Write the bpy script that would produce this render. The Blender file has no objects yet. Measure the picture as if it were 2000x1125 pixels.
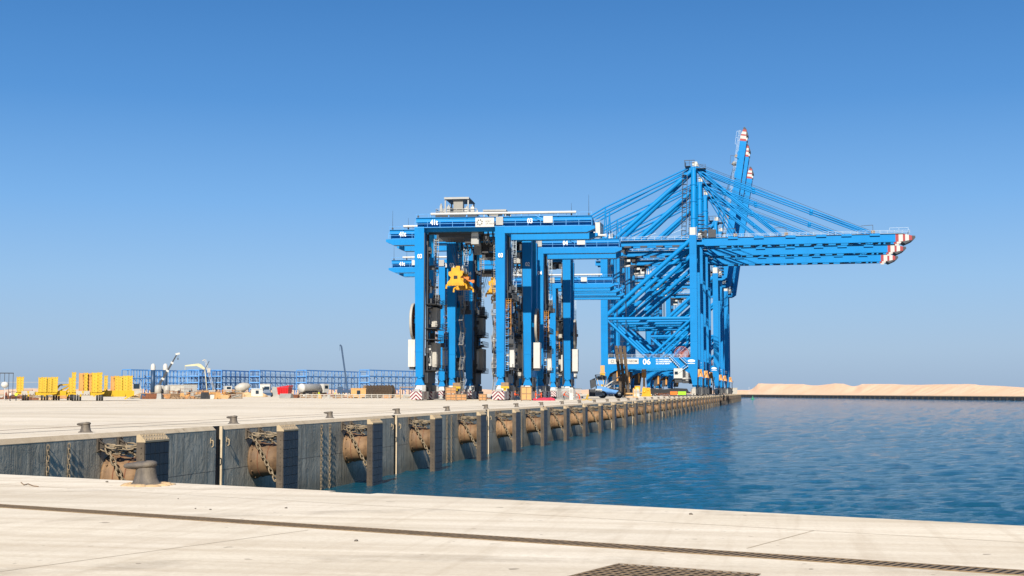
import bpy, bmesh, math, random
from mathutils import Vector, Matrix
random.seed(7)
R = math.radians
scene = bpy.context.scene
COL = scene.collection

# ------------------------------------------------------------------ camera, sky, sun, exposure
F_PX, EYE = 2600.0, 1.8
YAW = math.atan(530 / F_PX)
PITCH = math.atan(201.5 / F_PX)
cam_d = bpy.data.cameras.new('camera')
cam_d.sensor_width = 36.0
cam_d.lens = 36.0 * F_PX / 2000.0
cam_d.clip_start = 0.3
cam_d.clip_end = 30000
cam = bpy.data.objects.new('camera', cam_d)
cam.location = (0, 0, EYE)
cam.rotation_euler = (R(90) + PITCH, 0, YAW)
COL.objects.link(cam)
scene.camera = cam

SKY_GAIN = 10.0 / 2 ** 0.75 * 1.02
SUN = Vector((0.073, -0.80, 0.60)).normalized()
SUN_EL = math.asin(SUN.z)
world = bpy.data.worlds.new('World')
scene.world = world
world.use_nodes = True
wn, wl = world.node_tree.nodes, world.node_tree.links
wn.clear()
w_out = wn.new('ShaderNodeOutputWorld')
w_bg = wn.new('ShaderNodeBackground')
w_sky = wn.new('ShaderNodeTexSky')
w_sky.sky_type = 'NISHITA'
w_sky.sun_disc = False
w_sky.sun_elevation = SUN_EL
w_sky.sun_rotation = math.atan2(SUN.x, SUN.y)
w_sky.altitude = 0
w_sky.air_density = 1.0
w_sky.dust_density = 1.2
w_sky.ozone_density = 2.2
w_bg.inputs['Strength'].default_value = 0.10
# clear-air colours by elevation, blended with the physical sky
w_co = wn.new('ShaderNodeTexCoord')
w_sep = wn.new('ShaderNodeSeparateXYZ')
wl.new(w_co.outputs['Generated'], w_sep.inputs[0])
w_rmp = wn.new('ShaderNodeValToRGB')
SKY = [(0.0, (155, 180, 210)), (0.03, (156, 186, 219)), (0.082, (139, 183, 228)), (0.139, (109, 168, 228)),
       (0.213, (68, 139, 209)), (0.286, (47, 119, 190)), (0.6, (40, 98, 170)), (1.0, (32, 84, 155))]
while len(w_rmp.color_ramp.elements) < len(SKY):
    w_rmp.color_ramp.elements.new(0.5)
for e_, (p_, c_) in zip(w_rmp.color_ramp.elements, SKY):
    e_.position = p_
    e_.color = tuple(((x / 255 + 0.055) / 1.055) ** 2.4 for x in c_) + (1,)
wl.new(w_sep.outputs['Z'], w_rmp.inputs['Fac'])
w_mul = wn.new('ShaderNodeVectorMath')
w_mul.operation = 'SCALE'
w_mul.inputs['Scale'].default_value = SKY_GAIN
wl.new(w_rmp.outputs[0], w_mul.inputs[0])
w_mix = wn.new('ShaderNodeMix')
w_mix.data_type = 'RGBA'
w_mix.inputs[0].default_value = 0.88
wl.new(w_sky.outputs[0], w_mix.inputs[6])
wl.new(w_mul.outputs[0], w_mix.inputs[7])
wl.new(w_mix.outputs[2], w_bg.inputs['Color'])
wl.new(w_bg.outputs[0], w_out.inputs['Surface'])

sun_d = bpy.data.lights.new('sun', 'SUN')
sun_d.energy = 5.0
sun_d.angle = R(0.5)
sun_d.color = (1.0, 0.95, 0.87)
sun_o = bpy.data.objects.new('sun', sun_d)
sun_o.rotation_euler = SUN.to_track_quat('Z', 'Y').to_euler()
COL.objects.link(sun_o)

scene.view_settings.view_transform = 'Standard'
scene.view_settings.look = 'None'
scene.view_settings.exposure = 0.75
scene.view_settings.gamma = 1.0

def at(px, Z, z=0.0):
    """world point on a given bearing of the survey and distance"""
    r = (px - 1000) / F_PX * Z * math.cos(PITCH)
    return Vector((r * math.cos(YAW) - Z * math.sin(YAW), r * math.sin(YAW) + Z * math.cos(YAW), z))

# ------------------------------------------------------------------ materials
ALBEDO = 0.76
def srgb(h):
    h = h.lstrip('#')
    c = [int(h[i:i + 2], 16) / 255 for i in (0, 2, 4)]
    return tuple(ALBEDO * ((x / 12.92) if x <= 0.04045 else ((x + 0.055) / 1.055) ** 2.4) for x in c)

class NT:
    def __init__(s, name):
        s.m = bpy.data.materials.new(name)
        s.m.use_nodes = True
        s.n, s.l = s.m.node_tree.nodes, s.m.node_tree.links
        s.b = s.n['Principled BSDF']
        s._co = None
    def co(s, kind='Object'):
        if s._co is None:
            s._co = s.n.new('ShaderNodeTexCoord')
        return s._co.outputs[kind]
    def mapping(s, scale=(1, 1, 1), rot=(0, 0, 0), src=None):
        mp = s.n.new('ShaderNodeMapping')
        mp.inputs['Scale'].default_value = scale
        mp.inputs['Rotation'].default_value = rot
        s.l.new(src or s.co(), mp.inputs['Vector'])
        return mp.outputs[0]
    def noise(s, vec, scale, detail=4, rough=0.55, dist=0.0):
        t = s.n.new('ShaderNodeTexNoise')
        t.inputs['Scale'].default_value = scale
        t.inputs['Detail'].default_value = detail
        t.inputs['Roughness'].default_value = rough
        t.inputs['Distortion'].default_value = dist
        s.l.new(vec, t.inputs['Vector'])
        return t.outputs['Fac']
    def ramp(s, fac, stops):
        r = s.n.new('ShaderNodeValToRGB')
        e = r.color_ramp.elements
        while len(e) < len(stops):
            e.new(0.5)
        for k, (p, c) in enumerate(stops):
            e[k].position = p
            e[k].color = (*c, 1) if len(c) == 3 else c
        s.l.new(fac, r.inputs['Fac'])
        return r.outputs['Color']
    def mix(s, fac, a, b, mode='MIX'):
        x = s.n.new('ShaderNodeMix')
        x.data_type = 'RGBA'
        x.blend_type = mode
        for key, v in ((0, fac), (6, a), (7, b)):
            if hasattr(v, 'links') or hasattr(v, 'is_linked'):
                s.l.new(v, x.inputs[key])
            elif key == 0:
                x.inputs[0].default_value = v
            else:
                x.inputs[key].default_value = (*v, 1) if len(v) == 3 else v
        return x.outputs[2]
    def math(s, op, a, b=0.0):
        x = s.n.new('ShaderNodeMath')
        x.operation = op
        for k, v in ((0, a), (1, b)):
            if hasattr(v, 'is_linked'):
                s.l.new(v, x.inputs[k])
            else:
                x.inputs[k].default_value = v
        return x.outputs[0]
    def bump(s, h, strength=0.3, dist=0.05):
        b = s.n.new('ShaderNodeBump')
        b.inputs['Strength'].default_value = strength
        b.inputs['Distance'].default_value = dist
        s.l.new(h, b.inputs['Height'])
        s.l.new(b.outputs[0], s.b.inputs['Normal'])
    def wear(s, col, amt):
        oi = s.n.new('ShaderNodeObjectInfo')
        m_ = s.n.new('ShaderNodeMapRange')
        m_.inputs[3].default_value = 1.0 - amt
        m_.inputs[4].default_value = 1.0 + amt
        s.l.new(oi.outputs['Random'], m_.inputs[0])
        v_ = s.n.new('ShaderNodeVectorMath'); v_.operation = 'SCALE'
        s.l.new(col, v_.inputs[0]); s.l.new(m_.outputs[0], v_.inputs['Scale'])
        return v_.outputs[0]
    def color(s, c):
        s.l.new(c, s.b.inputs['Base Color'])

def mat(name, c, rough=0.6, metal=0.0, var=0.15, scale=0.8, bump=0.0, dirt=None, spec=0.5, rnd=0.0):
    t = NT(name)
    c = srgb(c) if isinstance(c, str) else c
    t.b.inputs['Roughness'].default_value = rough
    t.b.inputs['Metallic'].default_value = metal
    t.b.inputs['Specular IOR Level'].default_value = spec
    n = t.noise(t.co(), scale, 5, 0.6)
    lo = tuple(x * (1 - var) for x in c)
    hi = tuple(min(1, x * (1 + var)) for x in c)
    col = t.ramp(n, [(0.3, lo), (0.7, hi)])
    if dirt:
        st = t.noise(t.mapping((2.2, 2.2, 0.25)), 1.3, 4, 0.65)
        col = t.mix(t.ramp(st, [(0.5, (0, 0, 0)), (0.75, (dirt[1],) * 3)]), col, srgb(dirt[0]))
    if rnd: col = t.wear(col, rnd)
    t.color(col)
    if bump:
        t.bump(t.noise(t.co(), scale * 9, 4), bump, 0.05)
    return t.m

M = {}
M['blue'] = mat('crane_blue', '#007EBE', 0.55, 0, 0.10, 0.12, dirt=('#1F6C9E', 0.35), spec=0.18)
M['blue2'] = mat('crane_blue_girder', '#0082C4', 0.55, 0, 0.09, 0.1, dirt=('#1F6C9E', 0.3), spec=0.18)
M['rail_blue'] = mat('railing_blue', '#4A9AD8', 0.5)
M['rail_white'] = mat('railing_galvanised', '#B9C6CF', 0.5, 0.2)
M['white'] = mat('white_paint', '#C6C3BA', 0.5, 0, 0.06, 0.7, dirt=('#A79D8C', 0.35))
M['offwhite'] = mat('off_white_sheet', '#B3ADA0', 0.55, 0, 0.1, 0.9, dirt=('#8A8274', 0.45))
M['grey'] = mat('grey_steel', '#A3A19A', 0.5, 0.1, 0.12, 0.8)
M['dkgrey'] = mat('dark_steel', '#3C3E41', 0.55, 0.2, 0.2, 1.2)
M['black'] = mat('black_rubber', '#1B1B1C', 0.75, 0, 0.25, 2.0)
M['red'] = mat('signal_red', '#9E2A2A', 0.5, 0, 0.1, 1.0)
M['chev_red'] = mat('chevron_red', '#7A1530', 0.5, 0, 0.08, 1.0)
M['brightred'] = mat('skip_red', '#C2161B', 0.45, 0, 0.1, 0.6)
M['yellow'] = mat('machine_yellow', '#CBA200', 0.45, 0, 0.12, 0.6, dirt=('#A98A20', 0.3))
M['ramp_orange'] = mat('ramp_orange', '#C98A3A', 0.5, 0, 0.12, 0.6)
M['spreader'] = mat('spreader_yellow', '#D99E06', 0.42, 0, 0.12, 0.8, dirt=('#8A5A10', 0.45))
M['shaded_yellow'] = mat('shaded_yellow_plate', '#76580C', 0.5, 0, 0.15)  # yellow plate with the shade between ramps put into its colour
M['taupe'] = mat('taupe_sheet', '#8E897E', 0.5, 0, 0.1)
M['cream'] = mat('cream_paint', '#C9BE98', 0.5)
M['orange'] = mat('orange_paint', '#D8741F', 0.5, 0, 0.12, 0.8)
M['lime'] = mat('lime_green', '#9BD02B', 0.45, 0, 0.05)
M['glass'] = mat('window_glass', '#20303C', 0.08, 0, 0.05, 1)
M['wood'] = mat('crate_wood', '#C08A56', 0.8, 0, 0.2, 3.0, dirt=('#8A5C34', 0.5))
M['ply'] = mat('plywood_tan', '#C99A5E', 0.75, 0, 0.1, 2.0)
M['timber'] = mat('weathered_timber', '#8F7355', 0.85, 0, 0.3, 2.0)
M['rust'] = mat('rusty_steel', '#7A4A2E', 0.85, 0, 0.35, 3.0)
M['chain'] = mat('chain_steel', '#8F7D62', 0.7, 0.15, 0.3, 6.0, bump=0.2)
M['mast'] = mat('brown_mast_steel', '#5A4A38', 0.65, 0.2, 0.25, 1.5)
M['loader_blue'] = mat('lift_truck_blue', '#5B93C9', 0.45, 0, 0.12)
M['navy'] = mat('navy_machine', '#20405F', 0.5, 0, 0.15)
M['rack_hazy_blue'] = mat('rack_hazy_blue', '#4A8CCB', 0.55, 0, 0.15)  # distance haze put into this paler blue
M['rack_deck'] = mat('rack_deck_light', '#9CC3E6', 0.6, 0, 0.15)
M['skin'] = mat('skin', '#8A5A3F', 0.6)
M['hivis_o'] = mat('orange_workwear', '#E2531B', 0.8)
M['hivis_y'] = mat('yellow_workwear', '#D8E23A', 0.8)
M['cloth_w'] = mat('white_cloth', '#D9D7D0', 0.85)
M['trouser'] = mat('dark_trousers', '#2E3240', 0.85)
M['text_w'] = mat('white_lettering', '#F0F0EE', 0.6, 0, 0.02)
M['text_d'] = mat('grey_lettering', '#5A5650', 0.6, 0, 0.02)
M['netting'] = mat('red_netting', '#C8324A', 0.85, 0, 0.3, 4)
M['sandp'] = mat('loose_sand', '#C9A87C', 0.95, 0, 0.15, 3.0, bump=0.5)
M['reel_red'] = mat('reel_red', '#A5553F', 0.6, 0, 0.15)
M['green'] = mat('buoy_green', '#1E8A5A', 0.5)
M['pole'] = mat('pale_pole', '#C8CCD0', 0.5)

def concrete(name, a, b, c, ang, streak=0.5, fine=0.25):
    t = NT(name)
    v = t.co()
    big = t.noise(v, 0.12, 5, 0.6, 0.4)
    st = t.noise(t.mapping((0.09, 1.6, 1), (0, 0, ang)), 1.0, 6, 0.65, 0.5)
    sp = t.noise(v, 14, 3, 0.7)
    col = t.ramp(big, [(0.3, srgb(a)), (0.62, srgb(b))])
    col = t.mix(t.ramp(st, [(0.42, (0, 0, 0)), (0.78, (streak,) * 3)]), col, srgb(c))
    cross = t.noise(t.mapping((2.6, 0.16, 1), (0, 0, ang)), 1.0, 5, 0.6, 0.8)
    col = t.mix(t.ramp(cross, [(0.5, (0, 0, 0)), (0.8, (streak * 0.6,) * 3)]), col, srgb(c))
    col = t.mix(t.ramp(sp, [(0.35, (fine,) * 3), (0.6, (0, 0, 0))]), col, srgb(c))
    wear = t.noise(t.mapping((0.018, 0.10, 1)), 1.0, 6, 0.68, 0.6)
    col = t.mix(t.ramp(wear, [(0.46, (0, 0, 0)), (0.72, (0.7,) * 3)]), col, srgb('#B5A488'))
    patch = t.noise(v, 0.55, 6, 0.72, 1.5)
    col = t.mix(t.ramp(patch, [(0.58, (0, 0, 0)), (0.74, (0.45,) * 3)]), col, srgb('#C2B195'))
    oil = t.noise(v, 0.33, 3, 0.55, 0.8)
    col = t.mix(t.ramp(oil, [(0.69, (0, 0, 0)), (0.75, (0.28,) * 3)]), col, srgb('#7E6E58'))
    wv = t.n.new('ShaderNodeTexWave'); wv.wave_type = 'RINGS'; wv.rings_direction = 'Z'
    wv.inputs['Scale'].default_value = 0.055; wv.inputs['Distortion'].default_value = 2.2; wv.inputs['Detail'].default_value = 2
    t.l.new(v, wv.inputs['Vector'])
    tyre = t.math('MULTIPLY', t.ramp(wv.outputs['Fac'], [(0.955, (0, 0, 0)), (0.985, (1, 1, 1))]), t.ramp(t.noise(v, 0.8, 5, 0.7), [(0.45, (0, 0, 0)), (0.65, (0.33,) * 3)]))
    col = t.mix(tyre, col, srgb('#8A7A64'))
    spot = t.noise(v, 3.1, 2, 0.5)
    col = t.mix(t.ramp(spot, [(0.715, (0, 0, 0)), (0.735, (0.55,) * 3)]), col, srgb('#6B5B48'))
    t.color(col)
    t.b.inputs['Roughness'].default_value = 0.85
    t.b.inputs['Specular IOR Level'].default_value = 0.25
    h = t.math('ADD', t.noise(t.mapping((1, 14, 1), (0, 0, ang)), 3.0, 4), t.noise(v, 30, 3))
    t.bump(h, 0.22, 0.02)
    return t.m

EDGE_ANG = math.atan2(-7.34, 19.87)
M['concrete'] = concrete('quay_concrete', '#EDDEC2', '#FAEDD5', '#B7A080', -EDGE_ANG, 0.6, 0.22)
M['coping'] = concrete('coping_concrete', '#CBB595', '#D8C5A6', '#A38C6C', 0, 0.5, 0.3)

def wall_material():
    t = NT('stained_wall_concrete')
    v = t.co()
    big = t.noise(v, 0.35, 5, 0.62, 0.3)
    drip = t.noise(t.mapping((1, 2.4, 0.22)), 1.0, 6, 0.7, 0.3)
    blot = t.noise(t.mapping((1, 1.0, 0.7)), 1.6, 5, 0.7, 1.2)
    col = t.ramp(big, [(0.3, srgb('#A39982')), (0.7, srgb('#D6CBB2'))])
    col = t.mix(t.ramp(drip, [(0.45, (0, 0, 0)), (0.72, (0.75,) * 3)]), col, srgb('#7A7060'))
    col = t.mix(t.ramp(blot, [(0.6, (0, 0, 0)), (0.7, (0.6,) * 3)]), col, srgb('#5A5248'))
    # formwork board joints along the quay and the damp zone near the water
    sx = t.n.new('ShaderNodeSeparateXYZ')
    t.l.new(v, sx.inputs[0])
    fr = t.math('FRACT', t.math('MULTIPLY', sx.outputs['Y'], 1 / 1.35))
    line = t.math('LESS_THAN', fr, 0.02)
    fz = t.math('FRACT', t.math('MULTIPLY', t.math('ADD', sx.outputs['Z'], 50.3), 1 / 2.4))
    line2 = t.math('LESS_THAN', fz, 0.014)
    ln = t.math('MULTIPLY', t.math('MAXIMUM', line, line2), 0.6)
    col = t.mix(ln, col, srgb('#2E343A'))
    damp = t.math('ADD', sx.outputs['Z'], t.math('MULTIPLY', t.noise(t.mapping((1, 0.7, 0.3)), 1.2, 4), 0.9))
    mr = t.n.new('ShaderNodeMapRange')
    mr.inputs[1].default_value = -2.7
    mr.inputs[2].default_value = -3.5
    t.l.new(damp, mr.inputs[0])
    col = t.mix(t.math('MULTIPLY', mr.outputs[0], 0.55), col, srgb('#6B6048'))
    t.color(col)
    t.b.inputs['Roughness'].default_value = 0.75
    h = t.math('ADD', t.math('MULTIPLY', blot, 0.7), t.math('ADD', t.math('MULTIPLY', drip, 0.5),
               t.math('MULTIPLY', t.math('SUBTRACT', 1.0, t.math('MAXIMUM', line, line2)), 0.6)))
    t.bump(h, 0.9, 0.12)
    return t.m
M['wall'] = wall_material()

def fender_rubber():
    t = NT('fender_tan_rubber')
    v = t.co()
    col = t.ramp(t.noise(v, 2.2, 5, 0.6), [(0.3, srgb('#6B4F33')), (0.7, srgb('#94734E'))])
    col = t.mix(t.ramp(t.noise(t.mapping((3, 3, 0.4)), 2.0, 5, 0.7), [(0.55, (0, 0, 0)), (0.8, (0.6,) * 3)]), col, srgb('#4A3424'))
    col = t.mix(t.ramp(t.noise(t.mapping((1, 1, 1)), 0.9, 5, 0.7, 1.0), [(0.52, (0, 0, 0)), (0.68, (0.7,) * 3)]), col, srgb('#4E3D2E'))
    t.color(t.wear(col, 0.28))
    t.b.inputs['Roughness'].default_value = 0.75
    t.bump(t.noise(v, 12, 4), 0.25, 0.03)
    return t.m
M['fender'] = fender_rubber()
M['panel_pad'] = mat('fender_pad_black', '#30333A', 0.5, 0, 0.3, 1.2, bump=0.15, dirt=('#5A564E', 0.5), rnd=0.3)
M['panel_steel'] = mat('fender_frame_steel', '#544839', 0.7, 0.1, 0.35, 1.8, bump=0.2, dirt=('#3A3026', 0.7), rnd=0.25)
M['panel_top'] = mat('fender_top_plate', '#B9A27E', 0.75, 0, 0.15, 2.5)
M['iron'] = mat('cast_iron_bollard', '#5E564D', 0.75, 0.1, 0.3, 5.0, bump=0.35, dirt=('#A8977D', 0.5))
M['joint'] = mat('joint_sealant', '#C4B294', 0.9)
M['drain'] = mat('drain_shade', '#171411', 0.9)  # near-black tone painted for the shade below grating bars
M['grate'] = mat('drain_bar', '#8A7354', 0.75, 0.1, 0.25, 6.0)

def water_material():
    t = NT('harbour_water')
    v = t.co()
    deep = t.ramp(t.noise(v, 0.012, 3, 0.5), [(0.35, (0.002, 0.048, 0.076)), (0.65, (0.003, 0.058, 0.092))])
    t.color(deep)
    t.b.inputs['Roughness'].default_value = 0.07
    t.b.inputs['IOR'].default_value = 1.333
    a = t.noise(t.mapping((0.9, 1.9, 1), (0, 0, R(18))), 1.0, 5, 0.62, 0.6)
    b = t.noise(t.mapping((2.6, 4.2, 1), (0, 0, R(-12))), 1.0, 4, 0.6, 0.5)
    c = t.noise(t.mapping((0.06, 0.16, 1), (0, 0, R(8))), 1.0, 5, 0.65, 0.3)
    h = t.math('ADD', t.math('MULTIPLY', a, 0.5), t.math('ADD', t.math('MULTIPLY', b, 0.2), t.math('MULTIPLY', c, 0.45)))
    t.bump(h, 1.0, 0.5)
    return t.m
M['water'] = water_material()

def sand_material(name, a, b, c):
    t = NT(name)
    v = t.co()
    col = t.ramp(t.noise(v, 0.03, 6, 0.65, 0.4), [(0.3, srgb(a)), (0.68, srgb(b))])
    col = t.mix(t.ramp(t.noise(v, 0.3, 4, 0.7), [(0.55, (0, 0, 0)), (0.75, (0.4,) * 3)]), col, srgb(c))
    t.color(col)
    t.b.inputs['Roughness'].default_value = 0.95
    t.b.inputs['Specular IOR Level'].default_value = 0.1
    t.bump(t.noise(v, 0.5, 5), 0.5, 0.8)
    return t.m
M['sand'] = sand_material('desert_sand', '#E3BA96', '#EDC9A8', '#C29472')
M['yard'] = sand_material('yard_ground', '#C4AC8C', '#D0BA9A', '#A58C6B')
M['mole'] = mat('mole_wall_dark', '#3B4046', 0.8, 0, 0.3, 0.2)

# ------------------------------------------------------------------ mesh builder
class MB:
    def __init__(s):
        s.v, s.f, s.m, s.sm = [], [], [], []
        s.sx = 1.0
    def add(s, vs, fs, mi=0, smooth=False):
        o = len(s.v)
        s.v.extend([tuple(v) for v in vs])
        for f in fs:
            s.f.append([i + o for i in f])
            s.m.append(mi)
            s.sm.append(smooth)
    def box(s, x0, x1, y0, y1, z0, z1, mi=0):
        if x0 > x1: x0, x1 = x1, x0
        s.add([(x0, y0, z0), (x1, y0, z0), (x1, y1, z0), (x0, y1, z0), (x0, y0, z1), (x1, y0, z1), (x1, y1, z1), (x0, y1, z1)],
              [(3, 2, 1, 0), (4, 5, 6, 7), (0, 1, 5, 4), (1, 2, 6, 5), (2, 3, 7, 6), (3, 0, 4, 7)], mi)
    def frustum(s, b, t, z0, z1, mi=0):
        """b, t = (x0,x1,y0,y1) at z0 and z1"""
        def q(r, z): return [(r[0], r[2], z), (r[1], r[2], z), (r[1], r[3], z), (r[0], r[3], z)]
        s.add(q(b, z0) + q(t, z1), [(3, 2, 1, 0), (4, 5, 6, 7), (0, 1, 5, 4), (1, 2, 6, 5), (2, 3, 7, 6), (3, 0, 4, 7)], mi)
    def beam(s, p0, p1, w, h, mi=0, up=(0, 0, 1)):
        p0, p1 = Vector(p0), Vector(p1)
        d = (p1 - p0).normalized()
        u = Vector(up)
        if abs(d.dot(u)) > 0.98: u = Vector((0, 1, 0))
        r = d.cross(u).normalized()
        u = r.cross(d)
        r, u = r * w / 2, u * h / 2
        vs = [p0 - r - u, p0 + r - u, p0 + r + u, p0 - r + u, p1 - r - u, p1 + r - u, p1 + r + u, p1 - r + u]
        s.add(vs, [(0, 1, 2, 3), (7, 6, 5, 4), (4, 5, 1, 0), (5, 6, 2, 1), (6, 7, 3, 2), (7, 4, 0, 3)], mi)
    def tube(s, p0, p1, r0, r1=None, n=8, mi=0, smooth=True, caps=True):
        p0, p1 = Vector(p0), Vector(p1)
        r1 = r0 if r1 is None else r1
        d = (p1 - p0).normalized()
        a = d.orthogonal().normalized()
        b = d.cross(a)
        vs = []
        for p, r in ((p0, r0), (p1, r1)):
            for k in range(n):
                t = 2 * math.pi * k / n
                vs.append(p + (a * math.cos(t) + b * math.sin(t)) * r)
        s.add(vs, [(k, (k + 1) % n, n + (k + 1) % n, n + k) for k in range(n)], mi, smooth)
        if caps:
            s.add(vs, [tuple(range(n - 1, -1, -1)), tuple(range(n, 2 * n))], mi)
    def path(s, pts, r, n=6, mi=0):
        for a, b in zip(pts[:-1], pts[1:]):
            s.tube(a, b, r, r, n, mi)
    def lathe(s, prof, M4=None, n=20, mi=0, smooth=True):
        vs, fs = [], []
        for (r, z) in prof:
            for k in range(n):
                t = 2 * math.pi * k / n
                v = Vector((r * math.cos(t), r * math.sin(t), z))
                vs.append(M4 @ v if M4 else v)
        for i in range(len(prof) - 1):
            for k in range(n):
                fs.append((i * n + k, i * n + (k + 1) % n, (i + 1) * n + (k + 1) % n, (i + 1) * n + k))
        s.add(vs, fs, mi, smooth)
    def prism(s, poly, axis, a, b, mi=0):
        """poly of 2-D points; axis 'y': (x,z) swept along y from a to b; 'x': (y,z); 'z': (x,y)"""
        n = len(poly)
        def P(p, t):
            return {'y': (p[0], t, p[1]), 'x': (t, p[0], p[1]), 'z': (p[0], p[1], t)}[axis]
        vs = [P(p, a) for p in poly] + [P(p, b) for p in poly]
        fs = [tuple(range(n)), tuple(range(2 * n - 1, n - 1, -1))] + [(k, n + k, n + (k + 1) % n, (k + 1) % n) for k in range(n)]
        s.add(vs, fs, mi)
    def link(s, c, d, nrm, L, W, r, mi=0, ns=8, nr=5):
        c, d, nrm = Vector(c), Vector(d).normalized(), Vector(nrm)
        sd = nrm.cross(d).normalized()
        nrm = d.cross(sd)
        vs, fs = [], []
        hl, hw = (L - W) / 2, W / 2
        pts = []
        for k in range(ns):
            t = 2 * math.pi * k / ns
            cx, sy = math.cos(t), math.sin(t)
            pts.append((cx * hw + (hl if cx > 0 else -hl if cx < -1e-6 else 0), sy * hw, cx, sy))
        for (x, y, cx, sy) in pts:
            p = c + d * x + sd * y
            o = (d * cx + sd * sy)
            for j in range(nr):
                a = 2 * math.pi * j / nr
                vs.append(p + (o * math.cos(a) + nrm * math.sin(a)) * r)
        for k in range(ns):
            for j in range(nr):
                fs.append((k * nr + j, ((k + 1) % ns) * nr + j, ((k + 1) % ns) * nr + (j + 1) % nr, k * nr + (j + 1) % nr))
        s.add(vs, fs, mi, True)
    def chain(s, p0, p1, L=0.28, W=0.17, r=0.03, sag=0.0, mi=0):
        p0, p1 = Vector(p0), Vector(p1)
        n = max(2, int((p1 - p0).length / (L * 0.72)))
        def P(t): return p0.lerp(p1, t) - Vector((0, 0, sag * 4 * t * (1 - t)))
        for k in range(n):
            a, b = P(k / n), P((k + 1) / n)
            d = b - a
            o = d.orthogonal().normalized()
            q = o if k % 2 else d.normalized().cross(o)
            s.link((a + b) / 2, d, q, L, W, r, mi)
    def rail(s, pts, h=1.1, step=2.0, r=0.045, mi=0, mids=(0.55,)):
        for a, b in zip(pts[:-1], pts[1:]):
            a, b = Vector(a), Vector(b)
            n = max(1, int((b - a).length / step))
            for k in range(n + 1):
                p = a.lerp(b, k / n)
                s.beam(p, p + Vector((0, 0, h)), r * 1.6, r * 1.6, mi)
            for q in (h,) + tuple(h * m for m in mids):
                s.beam(a + Vector((0, 0, q)), b + Vector((0, 0, q)), r * 1.6, r * 1.6, mi)
    def ladder(s, p0, p1, w=0.6, step=0.5, axis=(1, 0, 0), cage=True, mi=0, r=0.05):
        p0, p1, ax = Vector(p0), Vector(p1), Vector(axis) * w / 2
        s.beam(p0 - ax, p1 - ax, r * 1.5, r * 1.5, mi)
        s.beam(p0 + ax, p1 + ax, r * 1.5, r * 1.5, mi)
        n = int((p1 - p0).length / step)
        for k in range(n):
            p = p0.lerp(p1, (k + .5) / n)
            s.beam(p - ax, p + ax, r, r, mi)
    def blob(s, c, rad, n=10, m=7, mi=0, jit=0.0):
        c = Vector(c)
        vs, fs = [], []
        for i in range(m + 1):
            ph = math.pi * i / m
            for k in range(n):
                t = 2 * math.pi * k / n
                q = 1 + random.uniform(-jit, jit)
                vs.append(c + Vector((rad[0] * math.sin(ph) * math.cos(t) * q, rad[1] * math.sin(ph) * math.sin(t) * q, rad[2] * math.cos(ph) * q)))
        for i in range(m):
            for k in range(n):
                fs.append((i * n + k, (i + 1) * n + k, (i + 1) * n + (k + 1) % n, i * n + (k + 1) % n))
        s.add(vs, fs, mi, True)
    def text(s, txt, org, size, mi=0, right=(1, 0, 0), up=(0, 0, 1), bold=0.0, depth=0.02, align='CENTER', sxf=1.0):
        cu = bpy.data.curves.new('lettering', 'FONT')
        cu.body = txt
        cu.size = size
        cu.align_x = align
        cu.align_y = 'CENTER'
        cu.offset = bold
        cu.extrude = depth
        cu.resolution_u = 3
        ob = bpy.data.objects.new('lettering', cu)
        COL.objects.link(ob)
        dg = bpy.context.evaluated_depsgraph_get()
        me = bpy.data.meshes.new_from_object(ob.evaluated_get(dg))
        r, u, o = Vector(right), Vector(up), Vector(org)
        n = r.cross(u)
        s.add([o + r * (v.co.x * sxf) + u * v.co.y + n * v.co.z for v in me.vertices], [tuple(p.vertices) for p in me.polygons], mi)
        bpy.data.objects.remove(ob)
        bpy.data.meshes.remove(me)
        bpy.data.curves.remove(cu)
    def mirror(s):
        s.v = [(-x, y, z) for x, y, z in s.v]
        s.f = [list(reversed(f)) for f in s.f]
    def build(s, name, mats, parent=None):
        me = bpy.data.meshes.new(name)
        me.from_pydata(s.v, [], s.f)
        if not isinstance(mats, (list, tuple)): mats = [mats]
        for m in mats: me.materials.append(M[m] if isinstance(m, str) else m)
        me.polygons.foreach_set('material_index', s.m)
        me.polygons.foreach_set('use_smooth', s.sm)
        me.update()
        bm = bmesh.new()
        bm.from_mesh(me)
        bmesh.ops.recalc_face_normals(bm, faces=bm.faces)
        bm.to_mesh(me)
        bm.free()
        ob = bpy.data.objects.new(name, me)
        COL.objects.link(ob)
        if parent: ob.parent = parent
        return ob

def tag(o, label=None, cat=None, group=None, kind=None):
    if label: o['label'] = label
    if cat: o['category'] = cat
    if group: o['group'] = group
    if kind: o['kind'] = kind
    return o
def thing(name, label, cat, loc=(0, 0, 0), rz=0.0, group=None):
    o = bpy.data.objects.new(name, None)
    o.empty_display_size = 0.5
    COL.objects.link(o)
    o.location = loc
    o.rotation_euler = (0, 0, rz)
    return tag(o, label, cat, group)
def copy_tree(o, parent=None):
    c = o.copy()
    COL.objects.link(c)
    if parent: c.parent = parent
    for ch in [x for x in o.children]:
        copy_tree(ch, c)
    return c
def put(o, loc, rz=0.0, label=None):
    o.location = loc
    o.rotation_euler = (0, 0, rz)
    if label: o['label'] = label
    return o

ONES = ['', 'first', 'second', 'third', 'fourth', 'fifth', 'sixth', 'seventh', 'eighth', 'ninth', 'tenth', 'eleventh', 'twelfth',
        'thirteenth', 'fourteenth', 'fifteenth', 'sixteenth', 'seventeenth', 'eighteenth', 'nineteenth']
TENS = {2: ('twentieth', 'twenty'), 3: ('thirtieth', 'thirty'), 4: ('fortieth', 'forty'), 5: ('fiftieth', 'fifty')}
def nth(k):
    if k < 20: return ONES[k]
    t, o = divmod(k, 10)
    return TENS[t][0] if o == 0 else TENS[t][1] + '-' + ONES[o]

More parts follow.
